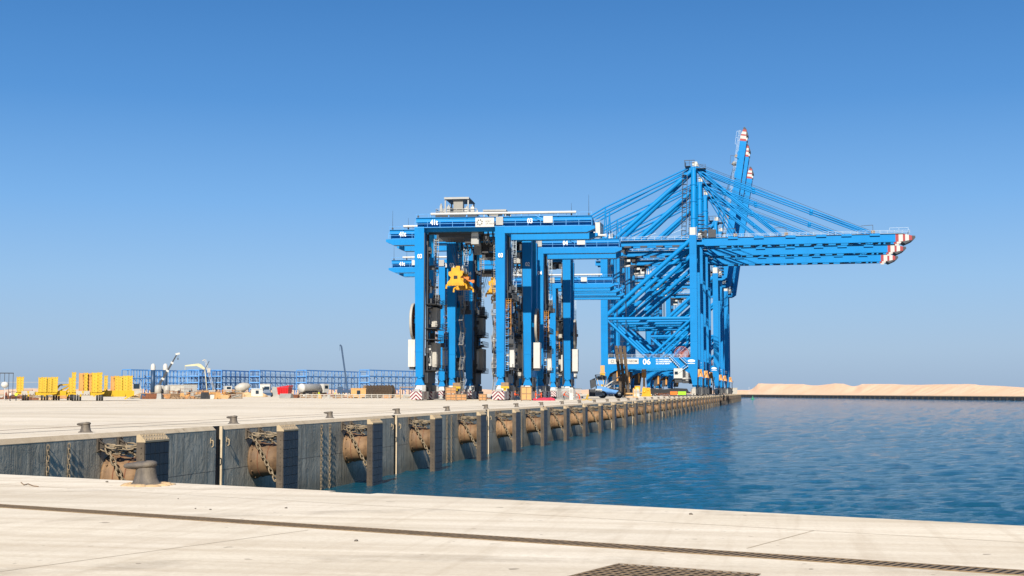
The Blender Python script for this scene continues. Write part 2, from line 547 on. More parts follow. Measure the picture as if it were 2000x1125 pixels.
# ------------------------------------------------------------------ the setting
WX, WY_END, WATER = -28.7, 857.0, -4.4
E0 = Vector((-16.75, 26.39)); E1 = Vector((3.12, 19.05))
ED = (E1 - E0).normalized()
def edge(t, off=0.0):          # along the near quay edge; off > 0 is landward
    n = Vector((ED.y, -ED.x))
    p = E0 + ED * t + n * off
    return p
tc = (WX - 0.2 - E0.x) / ED.x
corner = edge(tc)
far_e = edge(160)
# near ground and far ground are one concrete sheet, with the small ladder notch in the near edge
nt0 = (Vector((-7.86, 23.44)) - E0).dot(ED)
nt1 = nt0 + 0.95
deck_poly = [(WX - .2, corner.y), (WX - .2, WY_END), (-300, WY_END), (-300, -60), (60, -60), (far_e.x, far_e.y)]
deck_poly += [tuple(edge(nt1)), tuple(edge(nt1, 0.22)), tuple(edge(nt0, 0.22)), tuple(edge(nt0))]
mb = MB()
mb.add([(x, y, 0) for x, y in deck_poly], [tuple(range(len(deck_poly)))])
deck = mb.build('quay_deck', 'concrete')
bm = bmesh.new(); bm.from_mesh(deck.data); bmesh.ops.triangulate(bm, faces=bm.faces); bm.to_mesh(deck.data); bm.free()
tag(deck, kind='structure')

import numpy as np
def wave_water():
    """choppy harbour water: many crossing wind waves, finest rows near the quay"""
    rg = np.random.default_rng(5)
    Zs, z = [], 20.0
    while z < 1700:
        Zs.append(z); z += max(.13, min(60, z * z / 8252 * .8))
    Zs = np.array(Zs)
    NC = 700
    X, Y = [], []
    for Z in Zs:
        # right-hand distance from the view axis at which the quay wall stands
        r0 = (-31.0 + Z * math.sin(YAW)) / math.cos(YAW)
        r1 = Z * 0.56
        r = np.linspace(r0, r1, NC)
        X.append(r * math.cos(YAW) - Z * math.sin(YAW)); Y.append(r * math.sin(YAW) + Z * math.cos(YAW))
    X, Y = np.array(X), np.array(Y)
    H = np.zeros_like(X)
    N = 54
    gust = .9 + .22 * np.sin(X * .013 + Y * .021) * np.sin(X * .031 - Y * .011 + 1.3)
    calm = np.clip((X + 29.0) / 60.0, 0.45, 1.0)
    for k in range(N):
        lam = .55 * (4.6 / .55) ** (k / (N - 1)) * rg.uniform(.9, 1.1)
        th = R(-78) + rg.normal(0, .55)
        kx, ky = 2 * math.pi / lam * math.cos(th), 2 * math.pi / lam * math.sin(th)
        amp = .037 * lam / (2 * math.pi)
        s_ = np.sin(kx * X + ky * Y + rg.uniform(0, 6.28))
        H += amp * (s_ + .25 * (s_ * s_ - .5))
    H = H * gust * calm
    D = np.array(Zs)[:, None]
    H *= np.clip((1600 - D) / 600, 0, 1)
    verts = np.stack([X, Y, WATER + H], -1).reshape(-1, 3)
    nr = len(Zs)
    i, j = np.meshgrid(np.arange(nr - 1), np.arange(NC - 1), indexing='ij')
    a = (i * NC + j).ravel()
    faces = np.stack([a, a + 1, a + NC + 1, a + NC], -1)
    base = len(verts)
    lo = WATER - .3
    verts = np.vstack([verts, [(-6000, -3000, lo), (6000, -3000, lo), (6000, 14000, lo), (-6000, 14000, lo)]])
    faces = np.vstack([faces, [[base, base + 1, base + 2, base + 3]]])
    me = bpy.data.meshes.new('water')
    me.vertices.add(len(verts)); me.vertices.foreach_set('co', verts.ravel())
    me.loops.add(faces.size); me.loops.foreach_set('vertex_index', faces.ravel())
    me.polygons.add(len(faces)); me.polygons.foreach_set('loop_start', np.arange(len(faces)) * 4)
    me.polygons.foreach_set('use_smooth', np.ones(len(faces), bool))
    me.materials.append(M['water'])
    me.update(calc_edges=True); me.validate()
    o = bpy.data.objects.new('water', me); COL.objects.link(o)
    return o
tag(wave_water(), kind='structure')
mb = MB()
mb.add([(-5000, -60, -.05), (-300, -60, -.05), (-300, WY_END, -.05), (-140, WY_END + 40, -.3), (-140, 6000, -.3), (-5000, 6000, -.3)], [(0, 1, 2, 3, 4, 5)])
tag(mb.build('ground', 'yard'), kind='structure')
mb = MB()                       # soil under the deck so that the quay is solid
mb.box(-300, WX - 1.6, -60, WY_END - .05, -8, -0.06)
tag(mb.build('quay_fill', 'yard'), kind='structure')

# quay wall: one wall, segments between the movement joints, chamfered coping
wall = thing('quay_wall', 'long dark stained concrete quay wall running away to the right beside the water', 'quay wall', (WX, 0, 0))
J0, JS = 64.9, 32.0
joints = [J0 + JS * k for k in range(-3, 26)]
ends = [corner.y - 0.3] + [j for j in joints if corner.y + 1 < j < WY_END - 1] + [WY_END]
for a, b in zip(ends[:-1], ends[1:]):
    y0 = a + (0.42 if a != ends[0] else 0); y1 = b - (0.42 if b != ends[-1] else 0)
    mb = MB()
    mb.prism([(0, -7), (0, -.23), (-1.5, -.23), (-1.5, -7)], 'y', y0, y1)
    mb.build('wall_panel', 'wall', wall)
    mb = MB()
    mb.prism([(0.004, -.23), (0.004, -.20), (-.2, 0.0), (-.2, -.10), (-1.5, -.10), (-1.5, -.23)], 'y', y0, y1)
    mb.build('coping', 'coping', wall)
mb = MB()
for j in ends[1:-1]:
    mb.box(-1.5, -0.14, j - .418, j + .418, -7, -.004)
mb.build('joint_recess', 'black', wall)
mb = MB()
for j in ends[1:-1]:
    mb.box(-.13, .03, j + .30, j + .415, -7, -.02)
mb.build('joint_edge', 'coping', wall)
mb = MB()                        # return wall at the far end
mb.box(-60, -.01, WY_END, WY_END + .6, -7, -.012)
mb.build('end_wall', 'wall', wall)

near_wall = thing('near_quay_wall', 'pale near quay edge along the bottom of the view above the water', 'quay wall')
for t0, t1, o in ((tc, nt0, 0.0), (nt0, nt1, 0.22), (nt1, 160, 0.0)):
    mb = MB()
    q = [edge(t0, o + .004), edge(t1, o + .004), edge(t1, o + 1.2), edge(t0, o + 1.2)]
    vs = [(p.x, p.y, -7) for p in q] + [(p.x, p.y, -.012) for p in q]
    mb.add(vs, [(0, 1, 2, 3), (7, 6, 5, 4), (0, 4, 5, 1), (1, 5, 6, 2), (2, 6, 7, 3), (3, 7, 4, 0)])
    mb.build('wall_panel', 'coping', near_wall)

def strip(mb, p, q, w, z, mi=0):
    p, q = Vector(p[:2]), Vector(q[:2])
    d = (q - p).normalized(); n = Vector((-d.y, d.x)) * w / 2
    mb.add([(p.x - n.x, p.y - n.y, z), (q.x - n.x, q.y - n.y, z), (q.x + n.x, q.y + n.y, z), (p.x + n.x, p.y + n.y, z)], [(0, 1, 2, 3)], mi)
# joints sawn in the near concrete, cable slot and rail strips on the far deck
mb = MB()
a0 = Vector((-3.96, 19.44)); ja = (a0 - E0).dot(Vector((ED.y, -ED.x)))
strip(mb, edge(-14, ja), edge(80, ja), .018, .004)
for t in (1.0, 19.0, 37.0):
    strip(mb, edge(t, ja), edge(t, ja + 2.3), .016, .004)
for t in (1.0, 13.4, 25.8):
    strip(mb, edge(t, ja + 3.4), edge(t, ja + 12), .016, .004)
strip(mb, edge(-20, ja + 9.2), edge(60, ja + 9.2), .012, .004)
tag(mb.build('expansion_joint', 'joint'), kind='structure')
mb = MB()
for off in (32.5, 62.8):
    for d in (-.11, .11):
        strip(mb, (-off + d, 30), (-off + d, WY_END - 4), .07, .004)
tag(mb.build('crane_rail_groove', 'dkgrey'), kind='structure')
mb = MB()
strip(mb, (-35.4, 28), (-35.4, WY_END - 4), .32, .004)
tag(mb.build('cable_slot', 'timber'), kind='structure')
mb = MB()
for k in range(1, 27):
    y = 40 + 24 * k
    strip(mb, (WX - .25, y), (-110, y), .06, .004)
for x in (-45, -75, -95):
    strip(mb, (x, 30), (x, 700), .06, .004)
tag(mb.build('slab_joint', 'joint'), kind='structure')

# drain channel along the near quay
drn = thing('drain_channel', 'brown slatted drain grating running across the near concrete', 'drain grating')
d0 = Vector((-12.1, 19.08)); d1 = Vector((2.3, 14.11))
dd = (d1 - d0).normalized(); dn = Vector((-dd.y, dd.x))
mb = MB(); strip(mb, d0 - dd * 14, d1 + dd * 8, .36, .004); mb.build('channel_shade', 'drain', drn)  # flat dark sheet painted as the shade under the slats
mb = MB(); sl = MB()
for s_ in (-.185, .185):
    p, q = d0 - dd * 14 + dn * s_, d1 + dd * 8 + dn * s_
    mb.beam((p.x, p.y, .006), (q.x, q.y, .006), .016, .01)
mb.build('kerb_frame', 'grate', drn)
L = (d1 - d0).length + 22
k = 0.0
while k < L:
    p = d0 + dd * (k - 14)
    a, b = p - dn * .17 - dd * .03, p + dn * .17 + dd * .03
    sl.beam((a.x, a.y, .0085), (b.x, b.y, .0085), .042, .003)
    k += .092
sl.build('slats', 'grate', drn)

gr = thing('floor_grating', 'square brown mesh floor grating at the bottom edge of the near concrete', 'floor grating')
g0 = Vector((-1.72, 13.98))
mb = MB(); sl = MB()
gl, gw = 1.55, 1.1
gn = -dn
c_ = [g0, g0 + dd * gl, g0 + dd * gl + gn * gw, g0 + gn * gw]
mb.add([(p.x, p.y, .004) for p in c_], [(0, 1, 2, 3)]); mb.build('pit_shade', 'drain', gr)  # flat dark sheet stands for shade below the grating
for k in range(int(gl / .095) + 1):
    a = g0 + dd * (k * .095); b = a + gn * gw
    sl.beam((a.x, a.y, .0075), (b.x, b.y, .0075), .036, .003)
for k in range(int(gw / .13) + 1):
    a = g0 + gn * (k * .13); b = a + dd * gl
    sl.beam((a.x, a.y, .0115), (b.x, b.y, .0115), .03, .003)
sl.build('bars', 'grate', gr)

# small debris on the near concrete
def pebble(x, y, s_, label, m='timber'):
    mb = MB(); mb.blob((0, 0, s_ * .35), (s_, s_ * .7, s_ * .5), 7, 5, 0, .25)
    o = mb.build('pebble', m); o.location = (x, y, 0)
    tag(o, label, 'pebble', 'pebbles on the near concrete')
for n_, (px, py) in enumerate(((213, 940), (562, 990), (698, 1053), (386, 991), (352, 972), (415, 993), (1347, 1002))):
    Z = F_PX * EYE / (py - 764); q = at(px, Z)
    pebble(q.x, q.y, (.035, .022, .026, .018, .014, .02, .03)[n_], ('dark lump lying just left of the near bollard', 'tiny dark stone on the near concrete left of centre',
           'tiny dark stone below the drain grating near the middle', 'tiny pebble above the drain grating, middle one of a close trio',
           'tiny pebble above the drain grating, leftmost of a close trio', 'tiny pebble above the drain grating, rightmost of a close trio',
           'tiny pebble near the water edge right of the middle')[n_], 'iron')
mb = MB()
pp = []
for (px, py) in ((46, 941), (52, 946), (60, 944), (70, 948), (80, 949)):
    q = at(px, F_PX * EYE / (py - 764)); pp.append((q.x, q.y, .012))
mb.path(pp, .009, 5)
tag(mb.build('wire_scrap', 'timber'), 'thin curl of wire lying on the near concrete at far left', 'wire')

# ------------------------------------------------------------------ bollards
def bollard_parts(root, n=20):
    mb = MB()
    mb.lathe([(0.0, .36), (.185, .36), (.19, .32), (.195, .24), (.215, .13), (.25, .05), (.31, .025), (.32, .0)], None, n)
    st = mb.build('stem', 'iron', root)
    hd = MB()
    m_, nn = 8, n
    vs, fs = [], []
    for i in range(m_ + 1):
        ph = math.pi * i / m_
        for k in range(nn):
            t = 2 * math.pi * k / nn
            ct, stt = math.cos(t), math.sin(t)
            rx = .215 if ct > 0 else .43
            x = rx * math.copysign(abs(math.sin(ph)) ** .6, math.sin(ph)) * ct
            y = .225 * abs(math.sin(ph)) ** .6 * stt * (1 - .25 * max(0, -ct))
            z = .375 + .07 * math.copysign(abs(math.cos(ph)) ** .8, math.cos(ph)) + (.015 * max(0, ct)) - .02 * max(0, -ct) ** 2
            vs.append((x, y, z))
    for i in range(m_):
        for k in range(nn):
            fs.append((i * nn + k, (i + 1) * nn + k, (i + 1) * nn + (k + 1) % nn, i * nn + (k + 1) % nn))
    hd.add(vs, fs, 0, True)
    hd.build('head', 'iron', root)
nb = thing('mooring_bollard', 'near mooring bollard with sand heaped round its foot', 'bollard', (-12.10, 23.97, 0), R(18), 'mooring bollards')
nb.scale = (1.0, 1.0, 1.02)
bollard_parts(nb, 28)
mb = MB()
for k in range(13):
    a = 2 * math.pi * k / 13
    rr = random.uniform(.34, .46)
    mb.blob((rr * math.cos(a), rr * math.sin(a), .0), (random.uniform(.12, .2), random.uniform(.1, .16), random.uniform(.03, .06)), 9, 6, 0, .12)
sp = mb.build('sand_heap', 'sandp'); sp.location = (-12.02, 23.95, 0)
tag(sp, 'ring of loose sand around the foot of the near bollard', 'sand')

fb = thing('mooring_bollard', '', 'bollard', (-29.95, 53.6, 0), R(0), 'mooring bollards')
bollard_parts(fb, 14)
for k in range(50):
    o = fb if k == 0 else copy_tree(fb)
    put(o, (-29.95, 53.6 + 16 * k, 0), random.uniform(-.06, .06), 'brown bollard on the far quay edge, %s from the left' % nth(k + 1))

# ------------------------------------------------------------------ fenders (origin at the wall face, at coping level, panel seaward = +x)
fen = thing('quay_fender', '', 'fender', (WX, 53.7, 0), 0, 'cone fenders along the quay wall')
P0 = 1.72; P1 = 2.05
mb = MB()
mb.box(P0, P1, -1.12, 1.12, -4.7, -.38)
for z in (-1.25, -2.2, -3.15, -4.1):
    mb.box(P0 - .02, P1 + .01, -1.15, 1.15, z - .02, z + .02)
mb.box(P0 - .01, P1 + .03, -1.14, -1.10, -4.72, -.37)
mb.box(P0 - .01, P1 + .03, 1.10, 1.14, -4.72, -.37)
for k in range(18):
    z = -.6 - k * .235
    mb.tube((P0 + .2, -1.17, z), (P0 + .2, -1.12, z), .035, .035, 6)
panel = mb.build('frame', 'panel_steel', fen)
mb = MB()
mb.prism([(P0 - .02, -.06), (P0 + .12, -.02), (P1 + .06, -.30), (P1 + .06, -.38), (P0 - .02, -.38)], 'y', -1.14, 1.14)
for k in range(9):
    y = -1 + k * .25
    for q in (.25, .75):
        x = P0 + .12 + (P1 - P0 - .06) * q; z = -.02 - .28 * q
        mb.tube((x, y, z - .02), (x + .02, y, z + .02), .03, .03, 6)
mb.build('top_plate', 'panel_top', fen)
mb = MB()
for iy in range(5):
    for iz in range(9):
        y0 = -1.09 + iy * .436; z0 = -4.68 + iz * .475
        mb.box(P1 + .002, P1 + .06, y0 + .012, y0 + .424, z0 + .012, z0 + .463)
mb.build('facing_pads', 'panel_pad', fen)
mb = MB()
RX = Matrix.Translation((0, 0, -1.95)) @ Matrix.Rotation(R(90), 4, 'Y')
mb.lathe([(0.0, 0), (1.06, 0.01), (1.06, .13), (.96, .16), (.95, .3), (.90, .7), (.83, 1.25), (.80, 1.5), (.86, 1.56), (.86, 1.7), (0, 1.71)], RX, 28)
for k in range(10):
    a = 2 * math.pi * k / 10
    mb.blob((.17, 1.0 * math.cos(a), -1.95 + 1.0 * math.sin(a)), (.05, .05, .05), 6, 4)
cone = mb.build('cone', 'fender', fen)
mb = MB()                        # reinforcing arch on top of the cone and strap lines
mb.lathe([(.93, .5), (.955, .5), (.955, .53), (.92, .53)], RX, 28)
mb.lathe([(.86, 1.02), (.895, 1.02), (.89, 1.05), (.85, 1.05)], RX, 28)
mb.build('band', 'rust', cone)
for y in (-1.25, .55):
    mb = MB()
    mb.box(0.003, .09, y - .16, y + .16, -.78, -.2)
    mb.prism([(0.09, -.34), (.42, -.47), (.42, -.57), (.09, -.66)], 'y', y - .04, y + .04)
    mb.prism([(0.09, -.24), (.3, -.40), (.3, -.46), (.09, -.34)], 'y', y - .12, y - .06)
    for dz in (-.25, -.72):
        for dy in (-.11, .11):
            mb.tube((.09, y + dy, dz), (.14, y + dy, dz), .035, .035, 6)
    mb.build('bracket', 'panel_steel', fen)
for p_, q_, l_, w_, r_, g_ in (((.40, -1.25, -.52), (P0, -.75, -.58), .46, .24, .042, .06),
                               ((.40, .55, -.52), (P0, .85, -.58), .4, .22, .04, .05),
                               ((.1, -1.2, -.62), (P0, -.4, -.62), .34, .2, .035, .22)):
    mb = MB(); mb.chain(p_, q_, l_, w_, r_, g_); mb.build('tension_chain', 'chain', fen)
mb = MB(); mb.beam((.5, -1.2, -.53), (P0 - .1, -.82, -.58), .09, .09); mb.build('turnbuckle', 'chain', fen)
for p_, q_ in (((.40, -1.25, -.62), (P0 + .05, -.72, -3.45)), ((.40, .55, -.62), (P0 + .02, .85, -2.0))):
    mb = MB(); mb.chain(p_, q_, .34, .2, .04, .05); mb.build('weight_chain', 'chain', fen)
for k in range(51):
    o = fen if k == 0 else copy_tree(fen)
    y = 53.7 + 16 * k
    if y > WY_END - 2: break
    lab = {0: 'leftmost tan cone fender with black facing panel, partly hidden by the near bollard'}.get(
        k, 'tan cone fender with black facing panel on the quay wall, %s from the left' % nth(k + 1))
    put(o, (WX, y, 0), 0, lab)
# fender left of frame, its panel may show from a step aside
o = copy_tree(fen); put(o, (WX, 37.7, 0), 0, 'tan cone fender with black panel on the quay wall, just beyond the left picture edge')

# grab chains and small hooks on the wall
gcn = MB()
for k in range(21):
    z = -.45 - k * .21
    gcn.link((.05, 0, z), (0, 0, 1), (1, 0, 0) if k % 2 else (0, 1, 0), .25, .11, .022)
gc0 = None
cnt = 0
for k in range(25):
    for dy in (0, 1.6):
        y = 48.4 + 32 * k + dy
        if y > WY_END: continue
        if gc0 is None:
            gc0 = gcn.build('grab_chain', 'chain'); o = gc0
        else:
            o = gc0.copy(); COL.objects.link(o)
        o.location = (WX, y, 0)
        cnt += 1
        tag(o, 'thin rusty chain hanging straight down the quay wall, %s from the left' % nth(cnt), 'chain', 'grab chains on the quay wall')
hk0 = None; cnt = 0
for j in ends[1:-1]:
    for dy in (-1.0, 1.0):
        if hk0 is None:
            mb = MB(); mb.path([(0, 0, -.7), (.12, 0, -.72), (.12, 0, -1.0), (.05, 0, -1.05)], .03, 5); mb.box(0.003, .03, -.1, .1, -.85, -.6)
            hk0 = mb.build('wall_hook', 'panel_top'); o = hk0
        else:
            o = hk0.copy(); COL.objects.link(o)
        o.location = (WX, j + dy, 0)
        cnt += 1
        tag(o, 'small steel hook beside a dark joint in the quay wall, %s from the left' % nth(cnt), 'hook', 'hooks beside the wall joints')
        if cnt >= 40: break
    if cnt >= 40: break

# ------------------------------------------------------------------ sand bank and far quay beyond the water
mA, mB_ = Vector((-120.0, 1560.0)), Vector((260.0, 760.0))
mA = Vector((-48.6, 1429.7)) + (Vector((-48.6, 1429.7)) - Vector((154.2, 926.5))).normalized() * 260
mB_ = Vector((154.2, 926.5)) + (Vector((154.2, 926.5)) - Vector((-48.6, 1429.7))).normalized() * 200
md = (mB_ - mA).normalized(); mn = Vector((-md.y, md.x))
if mn.x < 0: mn = -mn
mlen = (mB_ - mA).length
mole = thing('far_quay_wall', 'long low dark quay wall below the sand banks across the water', 'quay wall')
mb = MB()
q = [mA, mB_, mB_ + mn * 2, mA + mn * 2]
mb.add([(p.x, p.y, -8) for p in q] + [(p.x, p.y, -2.1) for p in q], [(0, 1, 2, 3), (4, 5, 6, 7), (0, 1, 5, 4), (1, 2, 6, 5), (2, 3, 7, 6), (3, 0, 4, 7)])
mb.build('wall_face', 'mole', mole)
mb = MB()
q = [mA - mn * .15, mB_ - mn * .15, mB_ + mn * 2, mA + mn * 2]
mb.add([(p.x, p.y, -2.095) for p in q] + [(p.x, p.y, -1.5) for p in q], [(0, 1, 2, 3), (4, 5, 6, 7), (0, 1, 5, 4), (1, 2, 6, 5), (2, 3, 7, 6), (3, 0, 4, 7)])
mb.build('coping', 'coping', mole)
mb = MB()
k = 0.0
while k < mlen:
    p = mA + md * k - mn * .5
    mb.box(p.x - .6, p.x + .6, p.y - .6, p.y + .6, -8, -2.6)
    k += 9.0
o = mb.build('fender_piles', 'black', mole); tag(o, kind='stuff')

# skyline heights of the banks against the distance along the far quay
prof = [(1300, .2), (1466, 1.2), (1480, 13.2), (1530, 12.9), (1568, 12.3), (1580, 9.6), (1600, 9.8), (1630, 13.2), (1645, 12.6), (1655, 10.2), (1666, 7.2), (1674, 9.5), (1682, 12.6),
        (1740, 11.8), (1800, 11.0), (1850, 11.4), (1880, 12.2), (1903, 12.0), (1912, 10.0), (1935, 8.3), (1965, 6.9), (2000, 5.2), (2060, 5.5), (2200, 7)]
def bank_h(p):
    r = p.x * math.cos(YAW) + p.y * math.sin(YAW); F = -p.x * math.sin(YAW) + p.y * math.cos(YAW)
    px = 1000 + F_PX * r / F
    for (a, ha), (b, hb) in zip(prof[:-1], prof[1:]):
        if a <= px <= b:
            h_ = ha + (hb - ha) * (px - a) / (b - a)
            break
    else:
        h_ = .2 if px < prof[0][0] else prof[-1][1]
    return 1.8 + (h_ + .5) * F / F_PX
from mathutils import noise as mnoise
mb = MB()
NA, NB_ = 900, 34
vs, fs = [], []
for i in range(NA + 1):
    k = mlen * i / NA
    for j in range(NB_ + 1):
        d = 2 + (j / NB_) ** 1.3 * 130
        H = bank_h(mA + md * k + mn * d)
        s_ = max(0, min(1, (d - 14) / 26)); s_ = s_ * s_ * (3 - 2 * s_)
        n_ = mnoise.fractal(Vector((k * .03, d * .03, 1.7)), 1.0, 2.0, 5)
        n2 = mnoise.fractal(Vector((k * .012, d * .05, 7.7)), 1.0, 2.0, 4)
        z = -1.5 + s_ * max(.2, H + 1.5) * (1 + .04 * n2) + n_ * (.2 + .6 * s_) - abs(mnoise.fractal(Vector((k * .06, d * .012, 3.3)), 1.0, 2.0, 4)) * 1.1 * s_ * (1 - s_) * 4 * (1 if d > 8 else 0)
        if j == 0: z = -1.5
        p = mA + md * k + mn * d
        vs.append((p.x, p.y, z))
for i in range(NA):
    for j in range(NB_):
        a = i * (NB_ + 1) + j
        fs.append((a, a + 1, a + NB_ + 2, a + NB_ + 1))
mb.add(vs, fs, 0, False)
tag(mb.build('sand_bank', 'sand'), kind='structure')
for n_, (px, hh) in enumerate(((1463, 7.5), (1506, 3.2), (1617, 3), (1725, 3), (1847, 3.6), (1984, 3.2))):
    Z = 1400 if px < 1500 else 1400 - (px - 1500) * 0.9
    q = at(px, Z + 10, -2)
    mb = MB(); mb.tube(q, q + Vector((0, 0, hh + .5)), .16, .12, 6); mb.box(q.x - .3, q.x + .3, q.y - .3, q.y + .3, q.z + hh + .3, q.z + hh + .6)
    tag(mb.build('light_pole', 'pole'), 'thin pale pole on the far quay, %s from the left' % nth(n_ + 1), 'pole', 'poles on the far quay')
bq = at(1470, 1010, WATER)
by = thing('channel_buoy', 'small green buoy floating beyond the end of the quay', 'buoy', bq)
by.scale = (.75, .75, .75)
mb = MB(); mb.lathe([(0, -.6), (2.0, -.5), (2.2, .3), (1.5, .9), (0, .95)], None, 14); mb.build('float', 'green', by)
mb = MB(); mb.lathe([(.7, .9), (.35, 2.8), (.12, 3.6), (.12, 4.0), (0, 4.0)], None, 10); mb.build('tower', 'green', by)

# ------------------------------------------------------------------ rail mounted gantry cranes
def chevron_box(name, w, y0, y1, z0, z1, parent, cx, faces=('front', 'side')):
    """white box with red chevron stripes standing 3 mm proud of its front (-y) and right (+x) faces"""
    mb = MB()
    mb.box(cx - w / 2, cx + w / 2, y0, y1, z0, z1, 0)
    def stripes(P, W, H):
        st, th = .72, .34
        k = -3
        while k * st < H + W:
            for s_ in (-1, 1):
                # slanted band from the centre line outwards and down
                quad = [(0, k * st), (0, k * st + th), (s_ * W / 2, k * st + th - W / 2), (s_ * W / 2, k * st - W / 2)]
                pts = clip(quad, 0, H)
                if len(pts) >= 3:
                    vs = [P(x, z) for x, z in pts]
                    mb.add(vs, [tuple(range(len(vs)))], 1)
            k += 1
    def clip(poly, lo, hi):
        for side, lim in ((1, lo), (-1, hi)):
            out = []
            for i in range(len(poly)):
                a, b = poly[i], poly[(i + 1) % len(poly)]
                ia, ib = (a[1] - lim) * side >= 0, (b[1] - lim) * side >= 0
                if ia: out.append(a)
                if ia != ib:
                    t = (lim - a[1]) / (b[1] - a[1]); out.append((a[0] + (b[0] - a[0]) * t, lim))
            poly = out
            if not poly: break
        return poly
    stripes(lambda x, z: (cx + x, y0 - .004, z0 + z), w, z1 - z0)
    stripes(lambda x, z: (cx + w / 2 + .004, (y0 + y1) / 2 + x, z0 + z), min(y1 - y0, 3.0), z1 - z0)
    return mb.build(name, ['white', 'chev_red'], parent)

def logo_ring(mb, c, r, mi):
    for k in range(7):
        a = 2 * math.pi * k / 7 + .3
        p = Vector(c) + Vector((r * math.cos(a), 0, r * math.sin(a)))
        q = [(p.x + r * .34 * math.cos(a + t), p.z + r * .34 * math.sin(a + t)) for t in (0, 1.2, 2.2, 3.4, 4.6)]
        mb.prism(q, 'y', c[1], c[1] + .02, mi)

def make_rmg(label, cant, mirrored, number):
    """legs on the rails x = 0 and x = G, girders reach past the second leg by cant; y = 0 front, D rear"""
    G, D = 16.05, 12.0
    L0, L1 = -.8, G + cant
    root = thing('gantry_crane', label, 'crane', group='blue yard gantry cranes')
    def out(mb, name, mats, parent=root):
        if mirrored: mb.mirror()
        return mb.build(name, mats, parent)
    for gy, sgn in ((0, -1), (D, 1)):
        mb = MB()
        mb.box(L0, L1, gy - .75, gy + .75, 35.15, 36.0)                      # upper web, lower web set back
        mb.box(L0 + 1.4, L1 - .3, gy - sgn * .5 - .2, gy - sgn * .5 + .2, 34.0, 35.15)
        mb.box(L0, L1, gy - .95, gy + .95, 36.0, 36.08)
        mb.prism([(G + .9, 32.7), (L1 - 1.0, 32.7), (L1 + .6, 33.4), (L1 + .6, 33.95), (G + .9, 33.95)], 'y', gy - 1.75, gy + .6)
        k = G + 2.2
        while k < L1 - .4:
            mb.box(k, k + .07, gy - 1.79, gy - 1.755, 32.75, 33.9)
            k += 1.25
        mb.box(L0 + 1.5, G - 1, gy - .7, gy + .7, 33.3, 34.2)
        out(mb, 'girder', 'blue2')
        mb = MB()
        yy = gy - 1.75 if sgn < 0 else gy + 1.75
        mb.box(L0, L1, min(yy, gy + sgn * .76), max(yy, gy + sgn * .76), 33.97, 34.04)
        mb.rail([(L0, yy, 34.04), (L1, yy, 34.04)], 1.25, 2.4, .05)
        mb.rail([(L0, gy - .7, 36.08), (L1, gy - .7, 36.08)], .7, 2.4, .035, mids=())
        out(mb, 'walkway', 'rail_blue')
    mb = MB(); mb.tube((2.2, -1.0, 36.75), (min(L1 - 3, 31), -1.0, 36.75), .27, .27, 10)
    out(mb, 'cable_duct', 'white')
    mb = MB()
    for k in range(9):
        x = L0 + 3 + k * (L1 - L0 - 6) / 8
        mb.box(x - .08, x + .08, -1.1, -.9, 36.05, 36.5)
    mb.beam((23, -1.6, 36.2), (26.5 if cant > 15 else 24, -1.6, 34.3), .12, .12)
    out(mb, 'duct_supports', 'rail_blue')
    # end cross beams
    for x in (L0 + .6, G, L1 - .5):
        mb = MB(); mb.box(x - .6, x + .6, .76, D - .76, 34.3, 35.9); out(mb, 'cross_beam', 'blue')
    # legs, tapered; a curved haunch joins each to the girder
    for lx, ly in ((0, 0), (0, D), (G, 0), (G, D)):
        mb = MB()
        yo = -.2 if ly == 0 else .2
        s_ = 1 if lx == 0 else -1
        wx = 0
        mb.frustum((lx - .75 - wx, lx + .75 + wx, ly - .6, ly + .6), (lx - .95 - wx, lx + 1.0 + wx, ly - 1.5 + yo, ly + 1.5 + yo), 4.6, 34.19)
        yh = 1 if ly == 0 else -1
        y_in = ly + yh * 1.3
        mb.prism([(y_in, 34.19), (y_in + yh * 3.0, 34.19), (y_in + yh * 1.5, 33.4), (y_in + yh * .5, 32.2), (y_in - yh * .1, 30.0)], 'x', lx - .8, lx + .85)
        mb.box(lx + .62, lx + .74, ly - 1.0, ly - .88, 5, 33) if ly == 0 else None
        for z in (9.5, 16.5, 24.0):
            mb.box(lx - 1.0, lx + 1.02, ly - .7 - (z - 4.6) * .027, ly - .62 - (z - 4.6) * .022, z, z + .05)
        lg = out(mb, 'leg', 'blue')
        mb = MB()
        mb.frustum((lx - .95, lx + .95, ly - .55, ly + .55), (lx - .45, lx + .45, ly - .5, ly + .5), 3.0, 4.3)
        mb.lathe([(0, 4.6), (.62, 4.6), (.62, 4.3), (.4, 4.25)], Matrix.Translation((lx, ly, 0)), 12)
        out(mb, 'pivot', 'blue', lg)
    for x in (0, G):
        mb = MB(); mb.box(x - .62, x + .62, .62, D - .62, 4.75, 6.2); out(mb, 'sill_beam', 'blue')
        mb = MB()
        mb.box(x - .9, x + .9, 2.2, 4.6, 2.6, 4.74); mb.box(x - .8, x + .8, 7.2, 9.8, 1.9, 4.74)
        mb.box(x + .63, x + 1.3, 1.4, 10.5, 3.4, 5.9); mb.box(x - .5, x + .9, 4.8, 6.9, 1.2, 4.74)
        mb.box(x - .7, x + .7, 2.4, 4.2, 6.22, 8.0); mb.box(x - .6, x + .6, 6.6, 9.0, 6.22, 9.0)
        for q in range(5):
            mb.path([(x + 1.0, 2 + q * 1.8, 5.9), (x + 1.1, 2.3 + q * 1.8, 9.5), (x + .8, 2 + q * 1.7, 13.0)], .09, 5)
        out(mb, 'undercarriage', 'dkgrey')
